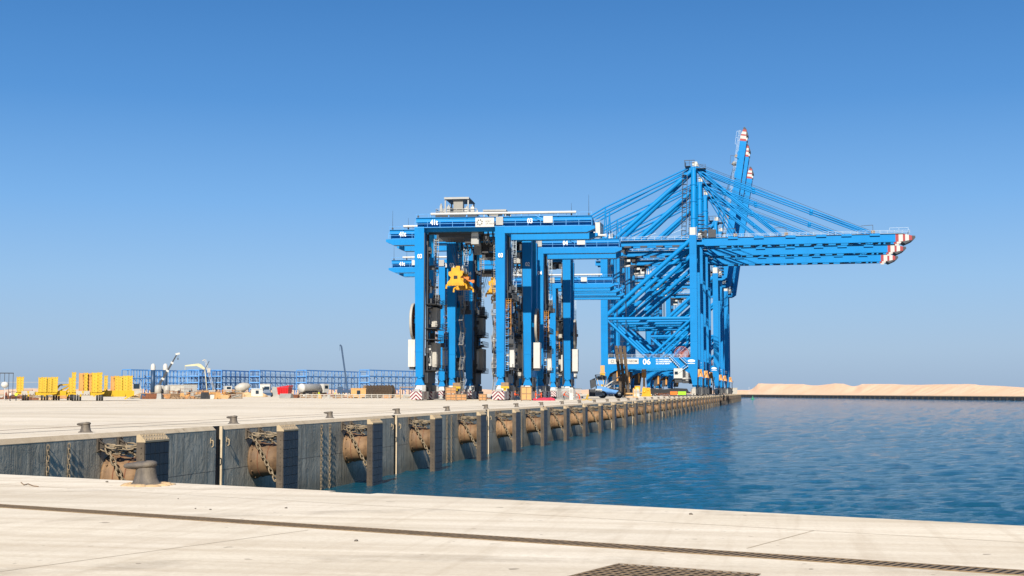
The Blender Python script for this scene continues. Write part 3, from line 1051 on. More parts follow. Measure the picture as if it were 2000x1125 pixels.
    # bogies
    for x in (0, G):
        for y in (0, D):
            mb = MB()
            mb.frustum((x - .9, x + .9, y - 1.3, y + 1.3), (x - .5, x + .5, y - .45, y + .45), 1.95, 2.99)
            mb.box(x - .5, x + .5, y - .5, y + .5, 1.75, 1.95)
            for q in (-2.0, 2.0):
                mb.box(x - .3, x + .3, y + q - .8, y + q + .8, .75, 1.75)
            bg = out(mb, 'bogie', 'white')
            mb = MB()
            for q in (-3.0, -1.0, 1.0, 3.0):
                mb.tube((x - .18, y + q, .42), (x + .18, y + q, .42), .42, .42, 14)
            out(mb, 'rail_wheels', 'dkgrey', bg)
            cb = chevron_box('chevron_guard', 2.35, y - 4.2, y + 3.4, .18, 1.74, bg, -x if mirrored else x)
            mb = MB(); mb.box(x - .5, x + .5, y - 3.4, y - 2.8, 1.76, 2.2); out(mb, 'drive_motor', 'grey', bg)
            mb = MB(); mb.box(x + .7, x + 1.4, y - 1.4, y - .6, 1.76, 3.0); out(mb, 'brake_housing', 'grey', bg)
    # cable reel on the outside of the first front leg
    mb = MB()
    rc = Vector((-1.75, 2.4, 15.7))
    Mx = Matrix.Translation(rc) @ Matrix.Rotation(R(90), 4, 'Y')
    mb.lathe([(3.45, -.24), (3.62, -.24), (3.62, .24), (3.45, .24)], Mx, 36, 1)
    for k in range(30):
        a = 2 * math.pi * k / 30
        e = rc + Vector((0, 3.5 * math.cos(a), 3.5 * math.sin(a)))
        mb.beam(rc + Vector((-.22, .4 * math.cos(a), .4 * math.sin(a))), e + Vector((-.18, 0, 0)), .09, .09)
        mb.beam(rc + Vector((.22, .4 * math.cos(a), .4 * math.sin(a))), e + Vector((.18, 0, 0)), .09, .09)
    mb.lathe([(.5, -.3), (.5, .3)], Mx, 16)
    mb.lathe([(1.5, -.14), (3.0, -.14), (3.0, .14), (1.5, .14)], Mx, 30)
    out(mb, 'cable_reel', ['rust', 'offwhite'])
    mb = MB(); mb.beam((-1.4, 2.4, 15.7), (-.2, .3, 15.7), .7, .9); mb.beam((-1.75, 2.4, 12.2), (-1.75, 2.6, 1.2), .06, .06)
    out(mb, 'reel_arm', 'blue')
    # sheeted electrical cabinets
    def cabinet(x0, x1, y0, y1, z0, z1, m='white'):
        mb = MB(); mb.box(x0, x1, y0, y1, z0, z1)
        n = max(2, int((x1 - x0) / .35))
        for k in range(1, n):
            x = x0 + (x1 - x0) * k / n; mb.box(x - .03, x + .03, y0 - .05, y0 - .002, z0 + .1, z1 - .1)
        mb.box(x0 + .2, x1 - .2, y0 + .3, y1 - .3, z0 - .5, z0 - .004, 1)
        nn = max(2, int((y1 - y0) / .6))
        for k in range(1, nn):
            y = y0 + (y1 - y0) * k / nn; mb.box(x1 + .002, x1 + .05, y - .03, y + .03, z0 + .1, z1 - .1)
        out(mb, 'cabinet', [m, 'dkgrey'])
    cabinet(-2.5, -1.15, .6, 4.2, 6.6, 12.0)
    cabinet(1.0, 2.5, 5.0, 9.6, 14.7, 18.6, 'offwhite')
    cabinet(.9, 2.6, 4.0, 9.4, 6.6, 11.5, 'offwhite')
    cabinet(1.0, 1.7, 2.6, 4.0, 6.8, 11.0, 'white')
    cabinet(G + .9, G + 2.4, 2.0, 4.0, 6.5, 11.5, 'white')
    mb = MB()
    for z in (5.9, 12.0, 14.2, 19.0):
        mb.box(.8, 2.9, .8, D - .8, z, z + .08); mb.rail([(2.9, .8, z), (2.9, D - .8, z)], 1.1, 1.5, .045)
    mb.ladder((.95, 1.6, 6), (.95, 1.6, 33), .6, .5, (0, 1, 0))
    for z in (8, 13, 20, 27):
        mb.box(.9, 1.3, D + .6, D + 1.4, z, z + .5)
    mb.path([(1.1, 2.4, 6), (1.1, 2.5, 33)], .22, 8)
    for k in range(60):
        zz = random.uniform(5, 20) if k < 46 else random.uniform(20, 30); yy = random.uniform(1.2, D - 1.2)
        mb.box(.7 + random.uniform(0, .4), 1.1 + random.uniform(0, .9), yy, yy + random.uniform(.2, .9), zz, zz + random.uniform(.2, 1.3))
    mb.beam((.98, -1.0, 5), (1.05, -1.5, 33), .16, .12); mb.beam((1.1, 1.5, 6), (1.1, 1.5, 33), .35, .3)
    out(mb, 'leg_platforms', 'dkgrey')
    mb = MB()
    for k in range(44):
        zz = random.uniform(4.8, 24); yy = random.uniform(1.5, D - 1.5)
        mb.box(G + .7, G + .9 + random.uniform(.1, .9), yy, yy + random.uniform(.2, 1.2), zz, zz + random.uniform(.2, 1.6))
    for q in (2.2, 5.0, 8.0):
        mb.path([(G + 1.0, q, 5), (G + 1.1, q + .2, 20), (G + .9, q, 33)], .14, 6)
    for z in (6, 10.5, 15, 20):
        mb.box(G + .8, G + 2.2, 1.2, D - 1.2, z, z + .08); mb.rail([(G + 2.2, 1.2, z), (G + 2.2, D - 1.2, z)], 1.1, 1.5, .045)
    out(mb, 'service_platforms', 'dkgrey')
    # zigzag stair on the inner face of the second leg
    mb = MB()
    z = 1.2; k = 0
    while z < 21:
        y0, y1 = (2.0, 5.2) if k % 2 == 0 else (5.2, 2.0)
        for xx in (G - 1.2, G - 2.0):
            mb.beam((xx, y0, z), (xx, y1, z + 2.6), .1, .22)
            mb.beam((xx, y0, z + 1.0), (xx, y1, z + 3.6), .06, .06)
        for q in range(9):
            y = y0 + (y1 - y0) * (q + .5) / 9; zz = z + 2.6 * (q + .5) / 9
            mb.box(G - 2.0, G - 1.2, y - .13, y + .13, zz, zz + .05)
        mb.box(G - 2.1, G - 1.1, y1 - .5, y1 + .5, z + 2.6, z + 2.66)
        mb.rail([(G - 2.1, y1 - .5, z + 2.66), (G - 2.1, y1 + .5, z + 2.66)], 1.1, 1.0, .04)
        z += 2.6; k += 1
    mb.ladder((G - 1.3, 2.2, 21), (G - 1.3, 2.2, 33), .7, .5, (1, 0, 0))
    for q in range(9):
        zz = 22 + q * 1.2
        mb.path([(G - 1.65, 2.2, zz), (G - 1.75, 1.5, zz), (G - 1.3, 1.15, zz), (G - .85, 1.5, zz), (G - .95, 2.2, zz)], .035, 4)
    out(mb, 'stair', 'grey')
    for (lx_, ly_, z0_, z1_, m_) in ((G - 1.5, D - 1.8, 19.5, 33, 'rail_white'), (G + 1.5, D - 1.6, 21, 32.5, 'rail_white'), (1.6, D - 2.2, 19.5, 33, 'grey'), (G + 1.4, 1.6, 12, 20, 'ramp_orange')):
        mb = MB()
        mb.ladder((lx_, ly_, z0_), (lx_, ly_, z1_), .8, .5, (1, 0, 0), r=.06)
        z = z0_ + 1
        while z < z1_:
            mb.path([(lx_ - .4, ly_, z), (lx_ - .5, ly_ - .6, z), (lx_, ly_ - .9, z), (lx_ + .5, ly_ - .6, z), (lx_ + .4, ly_, z)], .05, 4); z += 1.1
        for q in (-.5, 0, .5): mb.beam((lx_ + q, ly_ - (.9 if q == 0 else .6), z0_ + 1), (lx_ + q, ly_ - (.9 if q == 0 else .6), z1_), .06, .06)
        out(mb, 'ladder_cage', m_)
        mb = MB(); mb.box(lx_ - 1.1, lx_ + 1.1, ly_ - 1.2, ly_ + .9, z0_ - .9, z0_); mb.rail([(lx_ - 1.1, ly_ - 1.2, z0_), (lx_ + 1.1, ly_ - 1.2, z0_)], 1.2, 1.1, .05); mb.box(lx_ - .7, lx_ + .6, ly_ - .2, ly_ + .8, z0_, z0_ + 2.0)
        out(mb, 'landing', 'dkgrey')
    for gy_ in (1.6, D - 1.6):
        mb = MB()
        for q in range(7):
            x0_ = 9.5 + q * .95
            mb.path([(x0_, gy_, 33.9), (x0_ + .2, gy_, 32.4 - .12 * q), (x0_ + .5, gy_, 32.0 - .12 * q), (x0_ + .8, gy_, 32.4 - .12 * q), (x0_ + .95, gy_, 33.9)], .1, 5)
        mb.box(9.2, G - 1, gy_ - .15, gy_ + .15, 33.9, 34.1)
        out(mb, 'cable_festoon', 'black')
    mb = MB()
    for q in range(8):
        zz = 5.8 + q * 1.7
        mb.box(G + .9, G + 1.5, -.3, 1.2, zz, zz + .07)
        mb.rail([(G + 1.5, -.3, zz), (G + 1.5, 1.2, zz)], 1.0, 1.5, .04)
    mb.ladder((G + 1.15, .3, 6), (G + 1.15, .3, 18), .6, .45, (1, 0, 0))
    out(mb, 'caged_ladder', 'rail_blue')
    # trolley, hoist canopy, cab
    tx = 7.0
    mb = MB()
    mb.box(tx - 4.2, tx + 4.2, .8, D - .8, 36.3, 36.9)
    mb.box(tx - 3.6, tx + 3.0, 1.5, D - 1.5, 32.4, 34.1); mb.box(tx - 5.6, tx + 5.4, .9, 1.4, 32.9, 34.0); mb.box(tx - 5.6, tx + 5.4, D - 1.4, D - .9, 32.6, 34.0)
    for q in (-3.6, 3.0):
        mb.box(tx + q - .2, tx + q + .2, 1.5, 2.0, 33.0, 36.3); mb.box(tx + q - .2, tx + q + .2, D - 2, D - 1.5, 33, 36.3)
    out(mb, 'trolley', 'dkgrey')
    mb = MB()
    for x in (tx - 2.2, tx + 2.4):
        for y in (.9, 9.0):
            mb.box(x - .13, x + .13, y - .13, y + .13, 36.9, 40.1)
    mb.box(tx - 2.4, tx + 2.6, .6, 9.4, 40.1, 40.25, 1)
    mb.box(tx - 2.4, tx + 2.6, .5, .58, 39.9, 40.3)
    mb.rail([(tx - 4.1, .9, 36.9), (tx + 4.1, .9, 36.9)], 1.1, 1.3, .05)
    mb.rail([(tx - 4.1, .9, 36.9), (tx - 4.1, 9, 36.9)], 1.1, 1.3, .05)
    out(mb, 'hoist_canopy', ['grey', 'dkgrey'])
    mb = MB()
    mb.box(tx - .6, tx + 1.3, 1.1, 3.0, 37.05, 39.7)
    mb.box(tx - .65, tx + 1.35, 1.05, 3.05, 39.7, 39.78)
    out(mb, 'hoist_cabinet', 'taupe')
    for (x, y, z, a, b, c) in ((-1.6, 1.4, 36.9, .7, .8, 1.6), (-2.6, 2, 36.9, .6, .6, .9), (2.0, 1.6, 36.9, .8, 1, 1.3), (3.2, 1.5, 36.9, .7, .7, 1.5), (-3.2, 1.8, 36.9, .5, .5, 1.9), (1.6, 5, 36.9, 1.3, 1.3, 1.4), (-1.4, 5.5, 36.9, 1.4, 1.5, 1.5), (2.6, 6.6, 36.9, .9, 1, 1.2), (3.9, 3, 36.9, .5, .8, .7)):
        mb = MB(); mb.box(tx + x - a / 2, tx + x + a / 2, y - b / 2, y + b / 2, z, z + c, random.choice((0, 1, 0, 2)))
        mb.tube((tx + x, y, z + c), (tx + x, y, z + c + .4), .2, .15, 8, random.choice((0, 2)))
        out(mb, 'hoist_unit', ['white', 'dkgrey', 'grey'])
    mb = MB()
    mb.box(tx + 3.0, tx + 4.5, .9, 3.2, 30.9, 33.3)
    mb.box(tx + 2.95, tx + 4.55, .85, 3.25, 33.3, 33.45)
    mb.box(tx + 1.6, tx + 3.0, 1.6, 3.4, 31.2, 32.6, 1)
    mb.box(tx + 3.1, tx + 4.4, .86, .897, 32.5, 33.2, 2)
    out(mb, 'operator_cab', ['grey', 'dkgrey', 'white'])
    mb = MB()
    for qx in (-1.5, 1.5):
        for qy in (4.0, 8.4):
            mb.tube((tx + qx * 1.5, qy, 33), (tx + qx * .5, qy * .5 + 3.1, 27.0), .04, .04, 4)
            mb.tube((tx + qx * 1.1, qy, 33), (tx + qx * .5 + .2, qy * .5 + 3.1, 27.0), .04, .04, 4)
    out(mb, 'hoist_ropes', 'dkgrey')
    mb = MB()
    mb.box(15.3, 16.7, -1.95, -1.3, 34.3, 35.9)
    out(mb, 'switch_cabinet', 'grey')
    mb = MB(); mb.box(G + 8.6 if cant > 15 else G + 6, G + 10.4 if cant > 15 else G + 7.8, -2.0, -1.82, 34.6, 35.9); out(mb, 'name_plate', 'white')
    # aerials
    mb = MB()
    for x, h_ in ((L1 - .6, 4.2), (L1 - 4, 2.6), (L0 + .4, .9)):
        mb.tube((x, -.6, 36), (x, -.6, 36 + h_), .05, .02, 5)
        mb.box(x - .15, x + .15, -.75, -.45, 36.08, 36.5)
    out(mb, 'aerial', 'dkgrey')
    # lettering and boards, never mirrored
    X = (lambda x: -x) if mirrored else (lambda x: x)
    mb = MB(); mb.text('41t', (X(3.0 if not mirrored else L1 - 3.0), -1.86, 34.95), 1.35, bold=.05, sxf=.8)
    mb.build('load_mark', 'text_w', root)
    sb = MB(); c = X(13.1)
    sb.box(c - 1.85, c + 1.85, -2.02, -1.88, 33.95, 35.75, 0)
    logo_ring(sb, (c - 1.0, -2.05, 34.85), .5, 1)
    sb.text('PORT', (c + .15, -2.03, 35.0), .42, 1, align='LEFT', depth=.01)
    sb.text('OF NEOM', (c + .15, -2.03, 34.55), .42, 1, align='LEFT', depth=.01)
    sb.build('sign_board', ['white', 'text_d'], root)
    if number:
        mb = MB(); mb.text(number, (X(22.0 if cant > 15 else 20.0), -1.86, 35.0), 1.3, bold=.04, sxf=.85); mb.build('crane_number', 'text_w', root)
        for lx in (0, G):
            mb = MB(); mb.text(number, (X(lx) + .15, -1.66, 28.3), 1.15, bold=.03, sxf=.85); mb.build('leg_number', 'text_w', root)
    return root

def make_spreader(label):
    root = thing('container_spreader', label, 'spreader', group='spreaders hanging in the yard gantry cranes')
    mb = MB()
    for q in (-.55, .55):
        mb.box(q - .2, q + .2, -5.6, 5.6, .75, 1.25)
    for y in (-5.7, 5.7):
        mb.prism([(-1.7, 0.0), (1.7, 0.0), (1.62, .75), (1.15, 1.15), (.95, 1.7), (1.4, 2.1), (1.4, 2.75), (.9, 2.85), (.8, 3.6), (-.8, 3.6), (-.9, 2.85), (-1.4, 2.75), (-1.4, 2.1), (-.95, 1.7), (-1.15, 1.15), (-1.62, .75)], 'y', y - .25, y + .25)
        mb.box(-.38, .38, y - .3, y - .255, 1.35, 2.0, 1)
        for k in range(10):
            x = -1.4 + k * .31
            mb.box(x - .07, x + .07, y - .4, y - .255, .12, .55)
    mb.box(-1.0, 1.0, -2.0, 2.0, 1.3, 2.4)
    fr = mb.build('frame', ['spreader', 'black'], root)
    for sx in (-1, 1):
        for sy in (-1, 1):
            mb = MB()
            mb.beam((sx * 1.5, sy * 4.6, .5), (sx * 1.95, sy * 4.8, .25), .32, .3)
            mb.beam((sx * 1.95, sy * 4.8, .3), (sx * 2.05, sy * 4.8, -.5), .3, .16)
            mb.build('guide_flap', 'spreader', root)
    mb = MB()
    mb.prism([(-1.15, 2.75), (1.15, 2.75), (1.15, 3.15), (.5, 3.3), (.4, 4.2), (-.4, 4.2), (-.5, 3.3), (-1.15, 3.15)], 'y', -3.0, -2.4)
    mb.prism([(-1.15, 2.75), (1.15, 2.75), (1.15, 3.15), (.5, 3.3), (.4, 4.2), (-.4, 4.2), (-.5, 3.3), (-1.15, 3.15)], 'y', 2.4, 3.0)
    mb.box(-.9, .9, -2.4, 2.4, 2.8, 3.2)
    hb = mb.build('headblock', 'spreader', root)
    mb = MB()
    for sx in (-.9, .9):
        for y in (-2.2, 2.2):
            mb.tube((sx - .12, y, 3.8), (sx + .12, y, 3.8), .55, .55, 14)
            mb.box(sx - .2, sx + .2, y - .25, y + .25, 3.0, 3.8)
    mb.build('sheave', 'grey', hb)
    mb = MB()
    for k in range(8):
        x = random.uniform(-.8, .8); y = random.uniform(-2.2, 2.2)
        mb.box(x - .2, x + .2, y - .3, y + .3, 3.2, 3.2 + random.uniform(.3, 1.1), 0)
    mb.build('hydraulics', 'dkgrey', hb)
    for y in (-4.2, -3.4, 3.4, 4.2):
        mb = MB()
        mb.beam((.5, y, 2.0), (2.1, y, 1.6), .25, .3, 0)
        mb.box(1.9, 2.4, y - .2, y + .2, 1.3, 1.9, 0)
        mb.build('side_arm', 'orange', root)
    return root

RMG = [  # x of first leg, y, mirrored, number, reach, label
    (-70.3, 254, False, '03', 18.0, 'nearest blue yard gantry crane, numbered 03 on its two front legs'),
    (-52.6, 274.5, True, '02', 13.4, 'blue yard gantry crane second from the front, its arm reaching left under the nearest crane'),
    (-69.8, 294, False, '04', 18.0, 'blue yard gantry crane third from the front, its arm reaching right beside the quay cranes'),
    (-51.5, 320, True, None, 13.4, 'blue yard gantry crane fourth from the front, reel on its right leg'),
    (-71.2, 338, True, None, 13.4, 'blue yard gantry crane fifth from the front, lower of two arms reaching left'),
    (-84.0, 394, False, None, 18.0, 'blue yard gantry crane sixth from the front, highest of three thin arms'),
    (-84.6, 414, False, None, 18.0, 'blue yard gantry crane second from the back of the row'),
    (-85.6, 433, False, None, 18.0, 'blue yard gantry crane at the very back of the row'),
]
SPR_LAB = ['bright yellow spreader hanging in the sun between the nearest crane legs', 'shaded yellow spreader half hidden behind a crane leg',
           'shaded yellow spreader hanging right of the second front leg']
proto = {}
spr = None
for n_, (x, y, mir, num, cant, lab) in enumerate(RMG):
    if num is None and (mir, None) in proto:
        o = copy_tree(proto[(mir, None)])
    else:
        o = make_rmg(lab, cant, mir, num)
        proto[(mir, num)] = o
    rz = R(5.2)
    put(o, (x, y, 0), rz, lab)
    if n_ < 3:
        if spr is None:
            spr = make_spreader(''); s_ = spr
        else:
            s_ = copy_tree(spr)
        lx, ly, zz = (7.0, 6.2, 22.6) if n_ == 0 else ((-7.0 if mir else 7.0), 6.2, 22.2)
        c, sn = math.cos(rz), math.sin(rz)
        put(s_, (x + lx * c - ly * sn, y + lx * sn + ly * c, zz), rz, SPR_LAB[n_])

# ------------------------------------------------------------------ ship-to-shore quay cranes
def make_sts(label, boom_up):
    """x = 0 on the seaside rail, x = -GA on the landside rail, y = 0 front frame, y = W rear frame"""
    GA, W = 33.1, 18.0
    ya, yb = 5.2, 12.8
    root = thing('quay_crane', label, 'crane', group='blue ship-to-shore quay cranes')
    # legs
    for lx, s_ in ((0, 1), (-GA, -1)):
        for y in (0, W):
            mb = MB()
            w = 1.3
            mb.box(lx - w, lx + w, y - 1.1, y + 1.1, 14.2, 59.4)
            if lx == 0:
                mb.prism([(-1.3, 14.2), (1.3, 14.2), (1.25, 10.5), (.95, 4.0), (-.65, 4.0), (-1.0, 6.0), (-2.0, 9.6), (-1.6, 14.2)], 'y', y - 1.1, y + 1.1)
            else:
                mb.prism([(lx - 1.3, 14.2), (lx + 1.3, 14.2), (lx + 2.6, 9.6), (lx + .9, 6.0), (lx + .7, 4.0), (lx - .7, 4.0), (lx - 1.3, 9.0)], 'y', y - 1.1, y + 1.1)
            for z in (20, 26.5, 33, 39.5, 46, 52.5):
                mb.box(lx - w - .03, lx + w + .03, y - 1.13, y + 1.13, z, z + .06)
            lg = mb.build('leg', 'blue', root)
            mb = MB()
            mb.lathe([(0, 4.1), (.85, 4.1), (.85, 3.5), (.5, 3.3)], Matrix.Translation((lx, y, 0)), 12)
            mb.build('leg_foot', 'blue', lg)
    # portal beams, ties, bracing of the front and rear frames
    for y in (0, W):
        mb = MB()
        mb.box(-GA + 1.3, -1.3, y - 1.0, y + 1.0, 10.2, 14.2)
        mb.prism([(-GA + 1.3, 10.2), (-GA + 6.5, 10.2), (-GA + 3.6, 9.2), (-GA + 2.2, 8.4)], 'y', y - .98, y + .98)
        mb.prism([(-1.3, 10.2), (-5.5, 10.2), (-3.2, 9.2), (-2.0, 8.4)], 'y', y - .98, y + .98)
        mb.build('portal_beam', 'blue', root)
        mb = MB(); mb.rail([(-GA + 1.5, y - .95, 14.2), (-3, y - .95, 14.2)], 1.15, 2.2, .05); mb.build('portal_rail', 'rail_white', root)
        mb = MB(); mb.tube((-GA + 1.2, y, 28.7), (-1.2, y, 28.7), .62, .62, 12); mb.build('tie_pipe', 'blue2', root)
        for a, b in (((-GA + 1.0, y, 28.2), (-17.6, y, 14.3)), ((-1.2, y, 28.2), (-16.2, y, 14.3))):
            mb = MB(); mb.tube(a, b, .52, .52, 12); mb.build('brace_pipe', 'blue2', root)
        mb = MB(); mb.tube((-GA + 1.0, y, 30.2), (-1.0, y, 57.6), .85, .85, 14); mb.build('diagonal_pipe', 'blue2', root)
    # cross beams along the quay
    for lx in (0, -GA):
        mb = MB(); mb.box(lx - 1.0, lx + 1.0, 1.1, W - 1.1, 10.6, 13.6); mb.build('sill_beam', 'blue', root)
        mb = MB(); mb.box(lx - .9, lx + .9, 1.1, W - 1.1, 56.9, 59.3); mb.build('cross_beam', 'blue', root)
        for y in (0, W):
            mb = MB()
            mb.frustum((lx - .55, lx + .55, y - 4.6, y + 4.6), (lx - .5, lx + .5, y - 1.0, y + 1.0), 2.0, 3.3)
            for q in (-3.4, 3.4):
                mb.frustum((lx - .5, lx + .5, y + q - 2.1, y + q + 2.1), (lx - .5, lx + .5, y + q - .6, y + q + .6), .9, 2.0)
            mb.box(lx - .75, lx + .75, y - 5.3, y - 5.0, .3, 2.7); mb.box(lx - .5, lx + .5, y - 5.0, y - 4.6, .9, 1.6)
            bg = mb.build('bogie', 'offwhite', root)
            mb = MB()
            for q in range(8):
                mb.tube((lx - .2, y - 4.9 + q * 1.4, .5), (lx + .2, y - 4.9 + q * 1.4, .5), .5, .5, 12)
            mb.box(lx + .56, lx + 1.2, y - 1.5, y + 1.5, .9, 2.6); mb.box(lx - 1.2, lx - .56, y - 1.0, y + 1.2, .9, 2.8)
            mb.build('rail_wheels', 'dkgrey', bg)
        # yellow hooded sheaves on the sea face
        mb = MB()
        for y in (6.0,):
            mb.prism([(y - 1.6, 7.2), (y - .9, 9.9), (y + .9, 9.9), (y + 1.6, 7.2), (y + 1.0, 7.2), (y + .5, 9.0), (y - .5, 9.0), (y - 1.0, 7.2)], 'x', lx + 1.0, lx + 2.4)
            mb.box(lx + 1.0, lx + 2.4, y + 1.0, y + 1.4, 9.2, 9.9)
            mb.prism([(lx + .9, 7.0), (lx + 1.6, 9.9), (lx + 2.3, 9.9), (lx + 3.0, 7.0), (lx + 2.5, 7.0), (lx + 1.95, 9.2), (lx + 1.4, 7.0)], 'y', y - 1.8, y - 1.65)
        mb.build('chain_hood', 'orange' if False else 'ramp_orange', root)
        mb = MB()
        mb.box(lx + .8, lx + 3.2, 3.6, 8.4, 6.5, 6.62); mb.rail([(lx + 3.2, 3.6, 6.62), (lx + 3.2, 8.4, 6.62)], 1.1, 1.6, .05)
        for y in (3.8, 8.2):
            mb.box(lx + .7, lx + .95, y, y + .25, 2.2, 10.6); mb.box(lx + 2.6, lx + 2.8, y, y + .2, .6, 6.5)
        mb.box(lx + 1.2, lx + 2.2, 4.4, 6.2, .5, 3.4); mb.box(lx + 1.2, lx + 2.0, 7.0, 8.2, .5, 2.6)
        mb.build('drive_platform', 'dkgrey', root)
    # girders with walkway
    for y in (ya, yb):
        mb = MB()
        mb.box(-47.5, 3.4, y - .7, y + .7, 56.3, 58.9)
        k = -46
        while k < 3:
            mb.box(k, k + .07, y - .73, y - .705, 56.5, 58.7); k += 3.0
        mb.build('girder', 'blue2', root)
    for x in (-47, -38, -24, -12, -3):
        mb = MB(); mb.box(x - .5, x + .5, ya + .7, yb - .7, 56.8, 58.6)
        mb.build('girder_tie', 'blue', root)
    mb = MB()
    for y, o in ((ya, -1.9), (yb, .72)):
        mb.box(-47, 3, y + o, y + o + 1.15, 58.2, 58.28)
        yy = ya - 1.9 if y == ya else yb + 1.85
        mb.rail([(-47, yy, 58.28), (3, yy, 58.28)], 1.3, 2.4, .06)
    mb.beam((-8, ya - 1.9, 60.6), (-3.5, ya - 1.9, 62.4), .1, .1); mb.beam((-18, ya - 1.9, 59.6), (-14, ya - 1.9, 60.9), .12, .12)
    mb.build('girder_walkway', 'rail_white', root)
    for x in range(-44, 2, 6):
        mb = MB(); mb.box(x, x + 2.6, ya - 1.7, ya - .75, 55.6, 56.25)
        mb.build('girder_conduit', 'dkgrey', root)
    # boom (pivots at the hinge)
    hinge = thing('boom', None, None); hinge.parent = root; hinge.location = (3.6, 0, 57.2)
    hinge.rotation_euler = (0, -R(81.2) if boom_up else 0, 0)
    for y in (ya, yb):
        mb = MB()
        mb.box(.6, 69.0, y - .65, y + .65, -1.75 if boom_up else -1.4, 1.7 if boom_up else 1.6)
        mb.prism([(.6, -1.4), (-.5, -.5), (-.5, .5), (.6, 1.6)], 'y', y - .6, y + .6)
        k = 2
        while k < 66:
            mb.box(k, k + .07, y - .68, y - .655, -1.3, 1.5); k += 2.8
        for x in (9, 18.5, 30, 41, 50, 60):
            mb.box(x, x + 3.6, y - 1.15, y - .655, .9, 1.75)
        mb.build('boom_girder', 'blue2', hinge)
        mb = MB()
        for q, (x0, x1, m_) in enumerate(((69.0, 70.1, 0), (70.1, 71.6, 1), (71.6, 72.4, 0), (72.4, 73.7, 1), (73.7, 74.8, 0))):
            za, zb = 1.6 - max(0, x0 - 71.5) * .25, 1.6 - max(0, x1 - 71.5) * .25
            mb.prism([(x0, -1.4 + max(0, x0 - 70) * .12), (x1, -1.4 + max(0, x1 - 70) * .12), (x1, zb), (x0, za)], 'y', y - .66, y + .66, m_)
        mb.box(69.4, 70.8, y - .9, y - .67, -2.0, -1.42, 1)
        mb.build('striped_tip', ['red', 'white'], hinge)
    for x in (1.5, 12, 22, 33, 44, 55, 65):
        mb = MB(); mb.box(x - .4, x + .4, ya + .65, yb - .65, -.6, 1.2)
        if x in (12, 33, 55): mb.beam((x, ya + .6, .3), (x + 10.5, yb - .6, .3), .4, .4)
        mb.build('boom_tie', 'blue', hinge)
    mb = MB()
    mb.prism([(71.2, -1.4), (72.4, -2.1), (75.0, -.9), (76.0, .0), (75.9, .7), (74.85, .8), (74.85, -.8), (73, -1.2)], 'y', ya - .5, yb + .5)
    mb.build('boom_bumper', 'dkgrey', hinge)
    mb = MB()
    for y in (ya - 1.0, yb + 1.0):
        mb.rail([(1, y, 1.62), (74, y, 1.62)], 1.15, 2.6, .055)
    mb.rail([(74, ya - 1, 1.62), (74, yb + 1, 1.62)], 1.15, 2, .05)
    mb.box(1, 74, ya - 1.1, ya - .3, 1.61, 1.66)
    mb.rail([(67, ya - 1.0, 2.77), (73.5, ya - 1.0, 2.77)], .9, 3.2, .06, mids=())
    mb.build('boom_rail', 'rail_white', hinge)
    mb = MB()
    for x in (11, 29.5, 60.5):
        mb = MB(); mb.box(x, x + 1.4, ya - .5, ya + .5, 1.7, 3.0, 0)
        mb.beam((x + .7, ya, 3), (x + .7, ya, 5.0), .16, .16, 1); mb.beam((x + .7, ya, 5.0), (x - 3.6, ya, 4.75), .16, .16, 1)
        mb.build('boom_lamp_mast', ['timber', 'dkgrey'], hinge)
    k = 4 if not boom_up else 40
    while k < 66:
        mb = MB(); mb.box(k, k + 1.8, ya + .7, ya + 1.6, -1.9, -1.45); mb.build('festoon_box', 'dkgrey', hinge); k += 4.4
    # mast: two inclined columns, back legs, apex
    ap = Vector((-.2, 9, 85.6))
    for y0, y1 in ((3.0, 7.0), (15.0, 11.0)):
        mb = MB(); mb.tube((0, y0, 58.9), (0, y1, 85.4), 1.12, 1.0, 14)
        for z in (66, 72.5, 79):
            t = (z - 58.9) / 26.5; mb.tube((0, y0 + (y1 - y0) * t, z), (0, y0 + (y1 - y0) * t, z + .35), 1.25, 1.25, 14)
        mb.build('mast_column', 'blue2', root)
        mb = MB(); mb.tube((-1.0, y1, 84.4), (-GA + 3.2, y0, 58.6), .86, .86, 14); mb.build('back_leg_pipe', 'blue2', root)
        for dz in (0, -1.6):
            mb = MB(); mb.tube((-1.0, y1, 86.2 + dz), (-GA, y0 + 1, 71.3 + dz * .9), .3, .3, 8); mb.tube((-GA, y0 + 1, 71.3 + dz * .9), (-46.5, y0 + 1.5, 64.0 + dz * .6), .3, .3, 8)
            mb.build('back_stay', 'blue2', root)
        mb = MB()
        for x in (-GA - .7, -GA + .7):
            mb.tube((x, y0 + 1, 58.9), (-GA, y0 + 1, 71.3), .22, .22, 6)
        mb.box(-47, -46, y0 + 1, y0 + 2, 58.9, 64.0)
        mb.build('stay_post', 'blue', root)
    mb = MB()
    for z in (64, 74):
        t = (z - 58.9) / 26.5; mb.tube((0, 3 + 4 * t, z), (0, 15 - 4 * t, z), .5, .5, 10)
    mb.box(-1.6, 1.6, 6.2, 11.8, 84.6, 86.2)
    mb.build('mast_tie', 'blue', root)
    mb = MB()
    mb.box(-3.2, -1.0, 5.4, 12.4, 86.2, 86.3); mb.box(1.0, 4.6, 5.4, 12.4, 85.2, 85.3)
    mb.rail([(-3.2, 5.4, 86.3), (-3.2, 12.4, 86.3)], 2.0, 1.8, .07); mb.rail([(-3.2, 5.4, 86.3), (.4, 5.4, 86.3)], 2.0, 1.8, .07)
    mb.rail([(1.2, 5.4, 85.3), (4.6, 5.4, 85.3)], 1.4, 1.8, .06)
    mb.beam((-3.4, 5.5, 88.4), (.6, 5.5, 88.4), .16, .16)
    mb.build('apex_platform', 'dkgrey', root)
    mb = MB()
